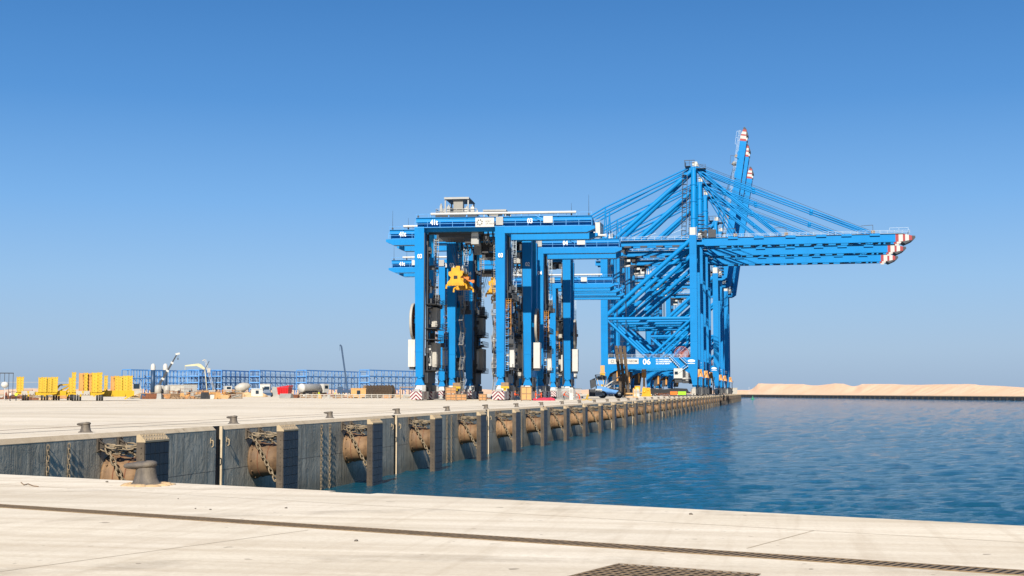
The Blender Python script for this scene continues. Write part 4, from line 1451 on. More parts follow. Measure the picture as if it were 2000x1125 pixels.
    for y in (7, 9, 11):
        mb.tube((.6, y - .25, 86.6), (.6, y + .25, 86.6), .95, .95, 16, 0); mb.box(-.4, 1.4, y - .5, y - .3, 85.6, 88.0, 1); mb.box(.2, 1.6, y + .3, y + .5, 84.5, 87.6, 0)
    mb.build('apex_sheaves', ['grey', 'white'], root)
    # ladder tower on the land side of the mast
    mb = MB()
    for x in (-4.6, -3.0):
        for y in (4.5, 6.2):
            mb.beam((x, y, 58.9), (x + .8, y, 84), .12, .12)
    for k in range(14):
        z = 60 + k * 1.75
        mb.box(-4.6 + .03 * k, -2.9 + .03 * k, 4.5, 6.2, z, z + .08)
        mb.beam((-4.6, 4.5, z), (-3.0, 4.5, z + 1.7), .08, .08)
    for z in (64, 70, 76):
        mb.rail([(-5, 4.3, z), (-2.6, 4.3, z)], 1.1, 1.2, .05)
    mb.build('mast_stair', 'dkgrey', root)
    mb = MB()
    mb.box(.2, 1.2, ya - 1.5, ya - .8, 59.6, 63.0); mb.box(1.6, 2.8, ya - 1.5, ya + .2, 58.95, 60.6)
    mb.box(-1.3, .9, -1.16, -1.12, 59.45, 62.2) if False else mb.box(-1.15, 1.0, -1.0, 1.0, 59.41, 62.2)
    mb.build('junction_box', 'white', root)
    mb = MB()
    for k in range(6):
        z = 59.4 + k * 1.5
        mb.box(1.6, 4.0, 3.5, 6, z, z + .1); mb.beam((1.6, 3.5, z), (4.0, 3.5, z + 1.5), .1, .1)
    for k in range(12):
        x = random.uniform(1.2, 7); x -= 5.5 if boom_up else 0; mb.box(x, x + random.uniform(.4, 1.6), ya - 1.3, ya + random.uniform(0, 2), 58.9, 58.9 + random.uniform(.5, 3.2))
    mb.build('hinge_machinery', 'dkgrey', root)
    mb = MB()
    mb.beam((4.2, ya - .8, 58.9), (7.5, ya - .8, 62.3), .35, .5); mb.beam((2, ya - .8, 60.2), (5.4, ya - .8, 60.2), .3, .4)
    if not boom_up: mb.build('latch_arm', 'rail_blue', root)
    # fore stays
    def bp(x, z=2.0):      # point on the boom in crane space
        a = R(81.2) if boom_up else 0
        return Vector((3.6 + x * math.cos(a) - z * math.sin(a), 0, 57.2 + x * math.sin(a) + z * math.cos(a)))
    for y1, yy in ((7.0, ya), (11.0, yb)):
        if not boom_up:
            for x, r_ in ((61.0, .24), (28.5, .26)):
                for dz in (0, .9):
                    e = bp(x, 1.7)
                    mb = MB(); mb.tube((1.2, y1, 86.0 - dz * 1.5), (e.x, yy, e.z + (.9 - dz) * .6), r_, r_, 8)
                    for t in (.33, .66):
                        c = Vector((1.2, y1, 86.0 - dz * 1.5)).lerp(Vector((e.x, yy, e.z)), t)
                        mb.blob(c, (.7, .35, .45), 8, 5)
                    mb.build('fore_stay', 'blue2', root)
            mb = MB(); e = bp(13, 1.7); mb.tube((1.5, y1, 84.6), (e.x, yy, e.z), .2, .2, 8); mb.build('fore_stay', 'blue2', root)
            mb = MB(); e = bp(45, 1.7)
            for q in (.0, .35):
                mb.tube((1.6, y1 + q + .5, 87.4), (bp(62, 2.4).x, yy + 1 + q, bp(62, 2.4).z), .05, .05, 4)
            mb.build('hoist_rope', 'dkgrey', root)
        else:
            e = bp(58, 2.6)
            mb = MB()
            for q in (0, .45, .9):
                mb.tube((1.4, y1 + q, 87.2), (e.x, yy + q + .6, e.z), .07, .07, 5)
            mb.build('hoist_rope', 'dkgrey', root)
            j = Vector((13.0, (y1 + yy) / 2, 80.0))
            for x in (61.0,):
                e = bp(x * .55 + 12, 1.9); j = Vector((2.4, (y1 + yy) / 2, 88 + x * .18))
                mb = MB(); mb.tube((1.2, y1, 85.6), j, .22, .22, 8); mb.tube(j, (e.x, yy, e.z), .22, .22, 8); mb.build('fore_stay', 'blue2', root)
    if boom_up:
        mb = MB(); e = bp(58, 2.3); mb.blob((e.x - .6, 9, e.z), (1.2, 3.2, 1.2), 10, 6); mb.box(e.x - 2, e.x + .4, 7, 11, e.z - .2, e.z); mb.build('rope_sheaves', 'grey', root)
    # machinery house, trolley, cab
    mb = MB()
    mb.box(-46.8, -35.2, 4.0, 14.0, 60.2, 65.5, 0)
    mb.box(-46.9, -35.1, 3.9, 14.1, 65.5, 65.7, 0)
    for k in range(9):
        x = -46 + k * 1.2; mb.box(x, x + .05, 3.97, 3.998, 60.4, 65.4, 1)
    mb.box(-38.4, -36.9, 3.95, 3.996, 62.8, 63.6, 1)
    mb.rail([(-46.8, 4, 65.7), (-35.2, 4, 65.7)], 1.0, 2.2, .05, 1)
    mb.box(-46.5, -35.5, 4.5, 13.5, 58.9, 60.2, 1)
    mb.build('machinery_house', ['white', 'grey'], root)
    mb = MB()
    mb.box(-31, -25, 6.2, 11.8, 55.2, 56.2, 0)
    mb.box(-30.8, -28.2, 5.6, 8.2, 52.2, 55.1, 1); mb.box(-30.9, -28.1, 5.58, 5.598, 52.9, 54.2, 2)
    mb.box(-27.6, -25.8, 6, 8, 53.6, 55.1, 0)
    mb.build('trolley', ['dkgrey', 'white', 'glass'], root)
    mb = MB()
    for x in (-29.8, -26.4):
        for y in (7, 8.2, 9.8, 11):
            mb.tube((x, y, 55.2), (x + .3, y, 24.0 if not boom_up else 30), .045, .045, 4)
    mb.build('trolley_ropes', 'dkgrey', root)
    # lift shaft and ladders on the land legs
    mb = MB()
    mb.box(-GA + 1.32, -GA + 2.9, -.2, 1.4, 14.3, 15.8); k = 0
    for k in range(14):
        z = 15.5 + k * 3.0
        mb.box(-GA + 1.32, -GA + 2.8, -.5, 1.6, z, z + .1)
        mb.rail([(-GA + 2.8, -.5, z), (-GA + 2.8, 1.6, z)], 1.1, 1.6, .05)
    mb.ladder((-GA + 2.0, -.45, 14.3), (-GA + 2.0, -.45, 56), .7, .55)
    mb.build('leg_ladder', 'dkgrey', root)
    mb = MB()
    for k, (x0, z0, x1, z1) in enumerate(((-9.0, 14.3, -5.2, 10.2), (-5.4, 14.3, -2.6, 11.6), (-6.0, 8.2, -2.2, 11.0))):
        mb.beam((x0, -1.4, z0), (x1, -1.4, z1), .14, .35); mb.beam((x0, -1.5, z0 + 1.1), (x1, -1.5, z1 + 1.1), .1, .1)
        for q in range(7):
            x = x0 + (x1 - x0) * (q + .5) / 7; z = z0 + (z1 - z0) * (q + .5) / 7
            mb.box(x - .3, x + .3, -2.0, -1.3, z, z + .06)
    mb.build('portal_stair', 'rail_white', root)
    mb = MB()
    mb.box(-7.4, -4.2, -1.8, 1.6, 6.6, 10.15, 0); mb.box(-7.1, -5.9, -1.85, -1.803, 7.9, 9.0, 2)
    mb.box(-7.1, -4.5, -1.4, 1.4, 4.9, 6.59, 1); mb.box(-4.1, -3.3, -1.2, 1.0, 6.8, 10.15, 1); mb.box(-3.1, -2.2, -1.3, .6, 5.6, 8.6, 3)
    mb.box(-7.6, -1.2, -2.0, -1.85, 6.5, 6.6, 3)
    mb.build('portal_cab', ['white', 'dkgrey', 'glass', 'grey'], root)
    mb = MB()
    c = Vector((-4.9, 3.0, 15.6))
    for k in range(22):
        a = 2 * math.pi * k / 22
        mb.beam(c, c + Vector((2.7 * math.cos(a), 0, 2.7 * math.sin(a))), .11, .11)
    mb.lathe([(2.6, -.2), (2.75, -.2), (2.75, .2), (2.6, .2)], Matrix.Translation(c) @ Matrix.Rotation(R(90), 4, 'X'), 28)
    mb.box(c.x - .4, c.x + .4, 2.6, 3.4, 14.2, 15.6)
    mb.build('cable_reel', 'reel_red', root)
    mb = MB()
    mb.prism([(-GA + 2.4, 4.2), (-GA + 3.1, 9.6), (-GA + 6.0, 9.6), (-GA + 5.2, 4.2)], 'y', .2, 1.0, 1)
    mb.box(-GA + 4.4, -GA + 5.1, -.4, .18, 5.2, 9.4, 0)
    mb.build('leg_winch', ['ramp_orange', 'dkgrey'], root)
    sb = MB()
    sb.box(-GA + 1.4, -20.4, -1.12, -1.02, 11.85, 13.8, 0)
    logo_ring(sb, (-GA + 3.0, -1.15, 12.83), .52, 1)
    sb.text('PORT OF NEOM', (-GA + 4.2, -1.14, 12.83), 1.05, 1, align='LEFT', depth=.01, sxf=1.05, bold=.01)
    sb.build('sign_board', ['white', 'text_d'], root)
    mb = MB()
    n_ = 28
    mb.add([(-1.0 + 1.35 * math.cos(2 * math.pi * k / n_), -1.125, 12.9 + .5 * math.sin(2 * math.pi * k / n_)) for k in range(n_)], [tuple(range(n_))])
    mb.box(-2.3, .3, -1.14, -1.12, 11.85, 12.05)
    mb.build('maker_badge', 'text_w', root)
    return root

STS = [(493.5, False, 'nearest quay crane with lowered boom and 06 on its portal beam'),
       (531.0, False, 'second quay crane with lowered boom, middle of the three stacked booms'),
       (568.0, False, 'third quay crane with lowered boom, lowest of the three stacked booms'),
       (657.0, True, 'quay crane with tallest looking raised boom, front one of the three raised'),
       (702.0, True, 'quay crane with raised boom, middle one of the three raised'),
       (776.0, True, 'quay crane with raised boom, rearmost and lowest looking of the three raised')]
pr = {}
for y, up, lab in STS:
    o = copy_tree(pr[up]) if up in pr else make_sts(lab, up)
    first = up not in pr
    pr.setdefault(up, o)
    put(o, (-32.2, y, 0), 0, lab)
mb = MB()
mb.text('06', (-17.4, -1.03, 12.55), 2.9, 0, bold=.05, depth=.01)
mb.build('crane_number', 'text_w', pr[False])
mb = MB()
for k, tx in enumerate(('61t TWIN SPREADER', '41t ONE SPREADER', '65t HOOK BEAM')):
    mb.text(tx, (-14.0, -1.03, 13.35 - k * .72), .68, 0, align='LEFT', bold=.02, depth=.01)
mb.build('load_table', 'text_w', pr[False])

# ------------------------------------------------------------------ people
def make_person(label, shirt, trouser, helmet, bend=0.0, stride=0.12, arm=0.25, rz=0, vest=None):
    """one continuous skinned body; head, clothes split by face colour; helmet is a part"""
    me = bpy.data.meshes.new('person')
    V, E_, Rr = [], [], []
    def v(x, y, z, r):
        V.append((x, y, z)); Rr.append(r); return len(V) - 1
    def e(a, b): E_.append((a, b))
    cb, sb = math.cos(bend), math.sin(bend)
    def T(x, y, z):              # bend the upper body forward about the hips
        dz = z - .95
        return (x, y * cb - dz * sb, .95 + dz * cb + y * sb)
    pel = v(0, 0, .95, .15)
    ch = v(*T(0, 0, 1.2), .145); sh = v(*T(0, 0, 1.40), .13); nk = v(*T(0, -.01, 1.50), .055)
    h1 = v(*T(0, -.03, 1.58), .075); h2 = v(*T(0, -.03, 1.67), .095); h3 = v(*T(0, -.02, 1.74), .075)
    e(pel, ch); e(ch, sh); e(sh, nk); e(nk, h1); e(h1, h2); e(h2, h3)
    ns = v(*T(0, -.125, 1.635), .016); e(h2, ns)
    for s_ in (-1, 1):
        hp = v(s_ * .1, 0, .88, .10); kn = v(s_ * .11, -s_ * stride * .6 - .03, .48, .068); an = v(s_ * .12, -s_ * stride + .02, .09, .045); to = v(s_ * .13, -s_ * stride - .16, .05, .042)
        e(pel, hp); e(hp, kn); e(kn, an); e(an, to)
        so = v(*T(s_ * .2, 0, 1.41), .065); el = v(*T(s_ * .27, -.04, 1.13), .048); wr = v(*T(s_ * (.27 - arm * .3), -.08 - arm * .7, .95 + arm * .25), .034)
        pm = v(*T(s_ * (.265 - arm * .36), -.10 - arm * .95, .88 + arm * .28), .036)
        e(sh, so); e(so, el); e(el, wr); e(wr, pm)
        bx = Vector(V[pm]); fw = (bx - Vector(V[wr])).normalized(); sd = fw.cross(Vector((0, 1, 0)))
        sd = sd.normalized() if sd.length > .1 else Vector((1, 0, 0))
        for k in range(4):
            o = (k - 1.5) * .019
            f1 = v(*(bx + sd * o + fw * .045), .0095); f2 = v(*(bx + sd * o * 1.1 + fw * (.085 - abs(k - 1.3) * .008) + Vector((0, -.012, 0))), .008)
            e(pm, f1); e(f1, f2)
        th = v(*(bx + sd * s_ * .04 + fw * .005), .0105); t2 = v(*(bx + sd * s_ * .052 + fw * .04), .009); e(pm, th); e(th, t2)
    me.from_pydata(V, E_, [])
    ob = bpy.data.objects.new('person', me); COL.objects.link(ob)
    sk = ob.modifiers.new('skin', 'SKIN')
    for k, sv in enumerate(me.skin_vertices[0].data):
        sv.radius = (Rr[k] * (1.25 if k in (1, 2) else 1), Rr[k])
        sv.use_root = (k == 0)
    ss = ob.modifiers.new('sub', 'SUBSURF'); ss.levels = 1; ss.render_levels = 1
    dg = bpy.context.evaluated_depsgraph_get()
    m2 = bpy.data.meshes.new_from_object(ob.evaluated_get(dg))
    ob.modifiers.clear(); ob.data = m2
    bpy.data.meshes.remove(me)
    m2.materials.clear()
    for n_ in ('skin', shirt, trouser, 'black'): m2.materials.append(M[n_])
    neck = Vector(T(0, 0, 1.475)); up = Vector((0, -sb, cb))
    for p in m2.polygons:
        c = p.center
        p.use_smooth = True
        if c.z < .12: p.material_index = 3
        elif c.z < .93 and abs(c.x) < .24 and (c - Vector((0, 0, .95))).dot(up) < .02 and not (abs(c.x) > .19 and c.z > .75): p.material_index = 2
        elif (c - neck).dot(up) > 0 and abs(c.x) < .12: p.material_index = 0
        elif abs(c.x) > .13 and (c - Vector((0, 0, .95))).dot(up) < .06: p.material_index = 0
        else: p.material_index = 1
    hb = MB()
    hp_ = Vector(T(0, -.03, 1.735))
    Mh = Matrix.Translation(hp_) @ Matrix.Rotation(bend, 4, 'X')
    hb.lathe([(.16, -.02), (.155, .0), (.125, .01), (.12, .06), (.085, .105), (0, .125)], Mh, 12)
    hb.build('helmet', helmet, ob)
    if vest:
        vb = MB()
        for z in (1.1, 1.28):
            c = Vector(T(0, 0, z)); Mv = Matrix.Translation(c) @ Matrix.Rotation(bend, 4, 'X')
            vb.lathe([(.20, -.02), (.205, .02)], Mv, 14)
        vb.build('reflective_band', 'offwhite', ob)
    return tag(ob, label, 'person', 'workers on the quay')
def person(px, Z, *a, **k):
    o = make_person(*a, **k)
    q = at(px, Z)
    o.location = (q.x, q.y, 0); o.rotation_euler = (0, 0, k.get('rz', 0))
    return o
person(20, 246, 'worker in white shirt and dark trousers standing at the far left', 'cloth_w', 'trouser', 'white', rz=2.6)
person(32, 248, 'worker in yellow jacket left of the yellow trailers', 'hivis_y', 'trouser', 'white', rz=.3)
person(12, 262, 'worker in dark red clothing at the far left edge', 'reel_red', 'trouser', 'white', rz=1.6)
person(1006, 254, 'worker in orange standing in front of the shaded nearest crane right leg', 'hivis_o', 'trouser', 'orange', rz=1.2, arm=.7)
person(1046, 262, 'worker in orange in front of a striped guard beside the red netting', 'hivis_o', 'hivis_o', 'orange', rz=2.2, arm=.5)
person(1057, 262, 'second worker in orange right of the first by the red netting', 'hivis_o', 'hivis_o', 'white', rz=-1.0, arm=.6)
person(1101, 262, 'worker in orange leaning forward in front of the grey barrier', 'hivis_o', 'trouser', 'orange', bend=.5, rz=1.5, arm=.9)
person(1132, 262, 'worker in orange bending down at the right end of the grey barrier', 'hivis_o', 'hivis_o', 'orange', bend=.9, rz=-1.4, arm=.8)
for n_, (px, Z, sh) in enumerate(((427, 330, 'hivis_o'), (433, 332, 'cloth_w'), (441, 331, 'navy'), (447, 334, 'hivis_y'), (453, 331, 'hivis_o'), (458, 333, 'hivis_y'))):
    person(px, Z, 'worker in %s in the crowd left of the sand heap, %s from the left' % ({'hivis_o': 'orange', 'cloth_w': 'white', 'navy': 'navy', 'hivis_y': 'yellow'}[sh], nth(n_ + 1)),
           sh, 'trouser', 'white', rz=n_ * 1.3, arm=.2 + .1 * n_)
person(623, 380, 'worker in yellow standing under the rear of the tank truck', 'hivis_y', 'trouser', 'white', rz=1)
person(654, 372, 'worker in yellow right of the tank truck', 'hivis_y', 'trouser', 'white', rz=2)

# ------------------------------------------------------------------ yellow low-bed trailers with raised ramps
def at_rz(px, Z):       # heading that turns a thing square to the view
    return YAW - math.atan((px - 1000) / F_PX) * 1.0
def trailer(px0, px1, Z, label, ramps, wheels, deck=(1.25, 1.65), tail=None, skirt=None, frame=False, length=9.0):
    cx = (px0 + px1) / 2
    q = at(cx, Z)
    root = thing('ramp_trailer', label, 'trailer', (q.x, q.y, 0), at_rz(cx, Z), 'yellow trailers with raised ramps')
    k = Z / F_PX
    W = (px1 - px0) * k / 2
    mb = MB()
    mb.box(-W, W, .8, length, deck[0], deck[1])
    for x in (-W * .4, W * .4):
        mb.box(x - .15, x + .15, 0, length, deck[0] - .45, deck[0] - .004)
    if skirt: mb.box(-W, W, .3, .5, skirt[0], skirt[1]); mb.beam((W * .4, .1, .35), (W * .95, .1, 1.15), .2, .25)
    mb.prism([(-W, deck[1] - .05), (W, deck[1] - .05), (W - .2, deck[0]), (W * .45, deck[0] - .25), (-W * .45, deck[0] - .25), (-W + .2, deck[0])], 'y', .55, .79)
    mb.build('bed', 'yellow', root)
    if tail:
        mb = MB()
        a, b = (tail[0] - cx) * k, (tail[1] - cx) * k
        mb.box(a, b, .2, .45, 1.05, 1.85, 0)
        for i in range(5):
            x = a + (b - a) * (i + .5) / 5; mb.tube((x, .17, 1.2), (x, .2, 1.2), .09, .09, 8, 1)
        mb.prism([((a * .6 + b * .4), 1.8), ((a * .4 + b * .6), 1.8), ((a + b) / 2, 1.2)], 'y', .18, .199, 2)
        mb.build('tail_board', ['offwhite', 'rust', 'yellow'], root)
    for (a, b, hgt, m_) in ramps:
        x0, x1 = (a - .7 - cx) * k, (b + .7 - cx) * k
        mb = MB()
        w = x1 - x0
        z0, z1 = deck[1] - .05, hgt
        y0 = .35 if m_ != 'ramp_orange' else .9
        lean = .35
        for dx0, dx1, d in ((x0, x0 + .12, .55), (x1 - .12, x1, .55)):
            mb.add([(dx0, y0, z0), (dx1, y0, z0), (dx1, y0 + d, z0), (dx0, y0 + d, z0), (dx0, y0 + lean, z1 - .25), (dx1, y0 + lean, z1 - .25), (dx1, y0 + lean + d, z1), (dx0, y0 + lean + d, z1)],
                   [(3, 2, 1, 0), (4, 5, 6, 7), (0, 1, 5, 4), (1, 2, 6, 5), (2, 3, 7, 6), (3, 0, 4, 7)])
        mb.add([(x0 + .12, y0 + .08, z0), (x1 - .12, y0 + .08, z0), (x1 - .12, y0 + .2, z0), (x0 + .12, y0 + .2, z0), (x0 + .12, y0 + lean + .08, z1 - .12), (x1 - .12, y0 + lean + .08, z1 - .12), (x1 - .12, y0 + lean + .2, z1 - .1), (x0 + .12, y0 + lean + .2, z1 - .1)],
               [(3, 2, 1, 0), (4, 5, 6, 7), (0, 1, 5, 4), (1, 2, 6, 5), (2, 3, 7, 6), (3, 0, 4, 7)])
        n = 6
        for i in range(n):
            z = z0 + (z1 - z0) * (i + .5) / n; yy = y0 + lean * (i + .5) / n
            mb.box(x1, x1 + .1, yy + .05, yy + .4, z - .2, z + .2)
            if m_ == 'yellow': mb.tube((x0 + w / 2, yy + .0, z), (x0 + w / 2, yy + .078, z), .05, .05, 8, 1)
        mb.build('ramp', [m_, 'dkgrey'], root)
    for (r0, r1) in zip(ramps[:-1], ramps[1:]):
        if 0 < r1[0] - r0[1] < 4.5:
            xa, xb = (r0[1] - cx) * k, (r1[0] - cx) * k
            mb = MB(); mb.box(xa - .1, xb + .1, 1.2, 1.32, deck[1] - .04, min(r0[2], r1[2]) - .35); mb.build('backing_plate', 'shaded_yellow', root)  # plate closing the gap, its shade painted in the dark colour
    for (a, b) in wheels:
        x0, x1 = (a - cx) * k, (b - cx) * k
        n = max(2, int((x1 - x0) / .38))
        for row in range(3):
            for i in range(n):
                x = x0 + (x1 - x0) * (i + .5) / n
                if row and i not in (0, n - 1): continue
                mb = MB(); y = .95 + row * 1.4
                mb.lathe([(.24, -.18), (.56, -.18), (.6, -.1), (.6, .1), (.56, .18), (.24, .18)], Matrix.Translation((x, y, .6)) @ Matrix.Rotation(R(90), 4, 'Y'), 16, 0)
                mb.lathe([(0, -.1), (.24, -.12), (.24, .12), (0, .1)], Matrix.Translation((x, y, .6)) @ Matrix.Rotation(R(90), 4, 'Y'), 10, 1)
                mb.build('wheel', ['black', 'dkgrey'], root)
    if frame:
        mb = MB()
        mb.beam((-W * .75, .3, 1.7), (-W * .3, 1.2, 3.0), .22, .25); mb.beam((-W * .3, 1.2, 3.0), (W * .9, 1.6, 3.1), .25, .3); mb.beam((-W * .4, .6, 1.7), (W * .7, 1.6, 3.0), .22, .25)
        mb.beam((W * .2, .5, 1.5), (W * .7, 1.2, 2.6), .2, .25); mb.box(-W, W * .3, -.2, .25, 1.0, 1.9); mb.box(-W * .9, W * .2, -.5, -.2, .95, 1.1)
        mb.build('gooseneck_frame', 'yellow', root)
    return root
trailer(34, 110, 255, 'leftmost yellow trailer, its raised ramps in two spaced pairs', [(35, 39.5, 4.6, 'yellow'), (41, 46, 4.6, 'yellow'), (75, 80, 4.5, 'yellow'), (82, 88.5, 4.55, 'yellow'), (92, 98, 4.55, 'yellow'), (101, 109, 4.6, 'yellow')],
        [(45, 58), (79, 94)], tail=(44, 68))
trailer(103, 143, 258, 'yellow trailer with open triangular gooseneck frame, second from left', [(134, 143, 4.5, 'yellow')], [(104, 118), (130, 140)], frame=True)
trailer(139, 203, 246, 'tallest yellow trailer with six raised ramps and black wheels below', [(142, 147.5, 5.35, 'yellow'), (155, 162, 5.2, 'ramp_orange'), (165, 169.5, 5.25, 'yellow'), (170.5, 177, 5.2, 'ramp_orange'), (179, 188.5, 5.3, 'yellow'), (191, 196.5, 5.35, 'yellow')],
        [(141, 160), (187, 201)], tail=(150, 175))
trailer(201, 261, 252, 'rightmost yellow trailer, its ramps raised over a long dull yellow skirt', [(205, 209.5, 4.8, 'yellow'), (217, 222.5, 4.7, 'ramp_orange'), (225, 230, 4.75, 'yellow'), (231, 237, 4.7, 'yellow'), (240, 248, 4.8, 'yellow'), (250.5, 256, 4.8, 'yellow')],
        [], skirt=(.75, 1.9))

# ------------------------------------------------------------------ blue steel racks far behind
def rack(px0, Z0, px1, Z1, H, label, levels=4, bays=None, decked=True):
    a, b = at(px0, Z0), at(px1, Z1)
    L = (b - a).length
    root = thing('storage_rack', label, 'rack', a, math.atan2(b.y - a.y, b.x - a.x), 'blue steel racks at the back of the yard')
    bays = bays or max(2, int(L / 5.2))
    for k in range(bays + 1):
        x = L * k / bays
        mb = MB()
        for y in (0, 5.5):
            mb.box(x - .17, x + .17, y - .16, y + .16, 0, H - (0 if y == 0 else .4))
        for lv in range(1, levels + 1):
            z = H * lv / levels
            mb.box(x - .12, x + .12, .2, 5.3, z - .35, z)
        mb.build('post_frame', 'rack_hazy_blue', root)
    mb = MB()
    for lv in range(1, levels + 1):
        z = H * lv / levels
        for y in (0, 5.5):
            mb.box(.22, L - .22, y - .12, y + .12, z - .45, z - .02)
    for k in range(bays):
        for lv in range(levels - 1):
            x0, x1 = L * k / bays, L * (k + 1) / bays
            z0, z1 = H * lv / levels, H * (lv + 1) / levels
            mb.beam((x0 + .3, 5.3, z1 - .3), ((x0 + x1) / 2, 5.3, z0 + .5 * (z1 - z0)), .22, .22)
    mb.build('beams', 'rack_hazy_blue', root)
    if decked:
        mb = MB()
        for lv in range(1, levels):
            z = H * lv / levels
            mb.box(.3, L - .3, .25, 5.2, z + .0, z + .12)
            mb.rail([(.3, -.15, z + .1), (L - .3, -.15, z + .1)], 1.3, 5.2, .1)
        mb.build('decking', 'rack_deck', root)
    return root
for n_, r_ in enumerate(((255, 640, 300, 655, 12.3, 3, 4, False), (302, 650, 345, 670, 12.2, 4, 6, False), (332, 690, 392, 660, 12.4, 4, 8, True), (388, 650, 434, 690, 12.3, 4, 8, True), (432, 670, 512, 730, 12.5, 4, 9, True),
                         (507, 680, 602, 750, 12.6, 4, 10, True), (598, 668, 716, 740, 12.5, 4, 9, True), (721, 660, 830, 720, 12.5, 4, 8, True), (848, 700, 900, 740, 11.5, 2, 3, True))):
    rack(*r_[:5], 'blue steel rack at the back of the yard, %s from the left' % nth(n_ + 1), *r_[5:])

# ------------------------------------------------------------------ far yard machines
def wheels(root, spots, r, w=.5, axis='Y'):
    for (x, y) in spots:
        mb = MB()
        Mx = Matrix.Translation((x, y, r)) @ Matrix.Rotation(R(90), 4, axis)
        mb.lathe([(r * .5, -w / 2), (r * .93, -w / 2), (r, -w * .3), (r, w * .3), (r * .93, w / 2), (r * .5, w / 2)], Mx, 16, 0)
        mb.lathe([(0, -w * .35), (r * .5, -w * .4), (r * .5, w * .4), (0, w * .35)], Mx, 12, 1)
        mb.build('wheel', ['black', 'offwhite'], root)
q = at(313, 500)
mc = thing('mobile_crane', 'mobile crane with long grey boom raised to the right among the blue racks', 'crane', q, YAW + .27)
mb = MB(); mb.box(-1.6, 7, -1.4, 1.4, 1.1, 2.0); mb.box(4.6, 7.2, -1.4, 1.4, 2.01, 3.4); mb.build('chassis', 'white', mc)
wheels(mc, [(-.6, -1.3), (1.0, -1.3), (3.4, -1.3), (5.8, -1.3), (-.6, 1.3), (1.0, 1.3), (3.4, 1.3), (5.8, 1.3)], .7, .5, 'X')
mb = MB(); mb.box(-2, 1.8, -1.2, 1.2, 2.01, 3.6); mb.build('cab', 'offwhite', mc)
mb = MB(); mb.beam((-.8, 0, 3.4), (2.4, 0, 9.3), .8, .9); mb.beam((2.2, 0, 8.9), (4.2, 0, 12.6), .6, .7); mb.beam((4.0, 0, 12.3), (5.7, 0, 15.4), .45, .5); mb.beam((5.3, 0, 15.6), (6.8, 0, 16.0), .7, .7, 1)
mb.tube((6.2, 0, 15.6), (6.2, 0, 14.2), .06, .06, 5); mb.box(6.0, 6.4, -.2, .2, 13.6, 14.2)
for t in (.25, .5, .75): mb.beam((-.8 + 6.5 * t - .2, 0, 3.4 + 12 * t - .3), (-.8 + 6.5 * t + .2, 0, 3.4 + 12 * t + .3), .95, 1.0, 1)
mb.build('boom', ['dkgrey', 'white'], mc)
q = at(676, 600)
mc2 = thing('mobile_crane', 'thin dark crane boom leaning left above the blue racks', 'crane', q, YAW + .1)
mb = MB(); mb.box(-4, 4, -1.4, 1.4, 1.0, 2.4); mb.box(-3.8, -1.4, -1.3, 1.3, 2.41, 3.8); mb.build('chassis', 'navy', mc2)
wheels(mc2, [(-3, -1.3), (-1.2, -1.3), (1.4, -1.3), (3, -1.3)], .7, .5, 'X')
mb = MB(); mb.beam((.6, 0, 2.4), (-2.3, 0, 22.0), .75, .8); mb.beam((-2.3, 0, 22.0), (-3.0, 0, 22.6), .9, .7); mb.tube((-3.0, 0, 22.3), (-3.0, 0, 20), .07, .07, 4); mb.build('boom', 'navy', mc2)
for px, lab in ((298, 'left one of two dark cylinder towers with white domes at the racks'), (322, 'right one of two dark cylinder towers, crossed by the crane boom')):
    t = thing('cylinder_tower', lab, 'tower', at(px, 600), 0, 'cylinder towers at the racks')
    mb = MB(); mb.lathe([(0, 0), (.95, 0), (.95, 11.3), (0, 11.3)], None, 16, 0, True); mb.build('column', 'navy', t)
    mb = MB(); mb.lathe([(1.05, 11.3), (1.05, 13.0), (.8, 13.8), (.3, 14.2), (0, 14.25)], None, 16); mb.build('dome', 'white', t)
q = at(388, 600)
pc = thing('pump_truck', 'pale yellow folded boom truck standing behind the racks', 'truck', q, YAW + .23)
mb = MB(); mb.box(-6, 6, -1.3, 1.3, 1.0, 2.2); mb.box(-6.2, -4, -1.3, 1.3, 2.21, 3.6); mb.build('chassis', 'offwhite', pc)
wheels(pc, [(-5, -1.3), (-1, -1.3), (1, -1.3), (4, -1.3)], .6, .5, 'X')
mb = MB(); mb.prism([(-6.3, 13.3), (-6.2, 12.9), (-1.0, 13.1), (2.2, 11.4), (2.7, 12.0), (.8, 13.9), (-.4, 14.2), (-5.5, 13.5)], 'y', -.5, .5); mb.beam((2.5, 0, 11.7), (3.6, 0, 2.2), .3, .35); mb.tube((-6.1, 0, 13), (-6.1, 0, 11.4), .12, .12, 5); mb.build('boom', 'cream', pc)
mb = MB(); mb.beam((1.6, 0, 9.6), (4.4, 0, 15.3), .3, .3); mb.build('ram', 'dkgrey', pc)
q = at(408, 620)
pj = thing('mobile_crane', 'slim pale crane jib with white box leaning left behind the racks', 'crane', q, YAW + .2)
mb = MB(); mb.box(-3, 3, -1.2, 1.2, .9, 2.2); mb.build('chassis', 'offwhite', pj); wheels(pj, [(-2, -1.2), (0, -1.2), (2, -1.2)], .6, .5, 'X')
mb = MB()
for o in (-.35, .35): mb.beam((2.2 + o, 0, 2.2), (-2.0 + o, 0, 16.5), .16, .16); 
for k in range(10): mb.beam((2.2 - 4.2 * k / 10 - .35, 0, 2.2 + 14.3 * k / 10), (2.2 - 4.2 * (k + 1) / 10 + .35, 0, 2.2 + 14.3 * (k + 1) / 10), .1, .1)
mb.box(-.9, .5, -.5, .5, 10.4, 12.4); mb.beam((-2.0, 0, 16.5), (-3.2, 0, 15.9), .5, .4); mb.build('jib', 'offwhite', pj)

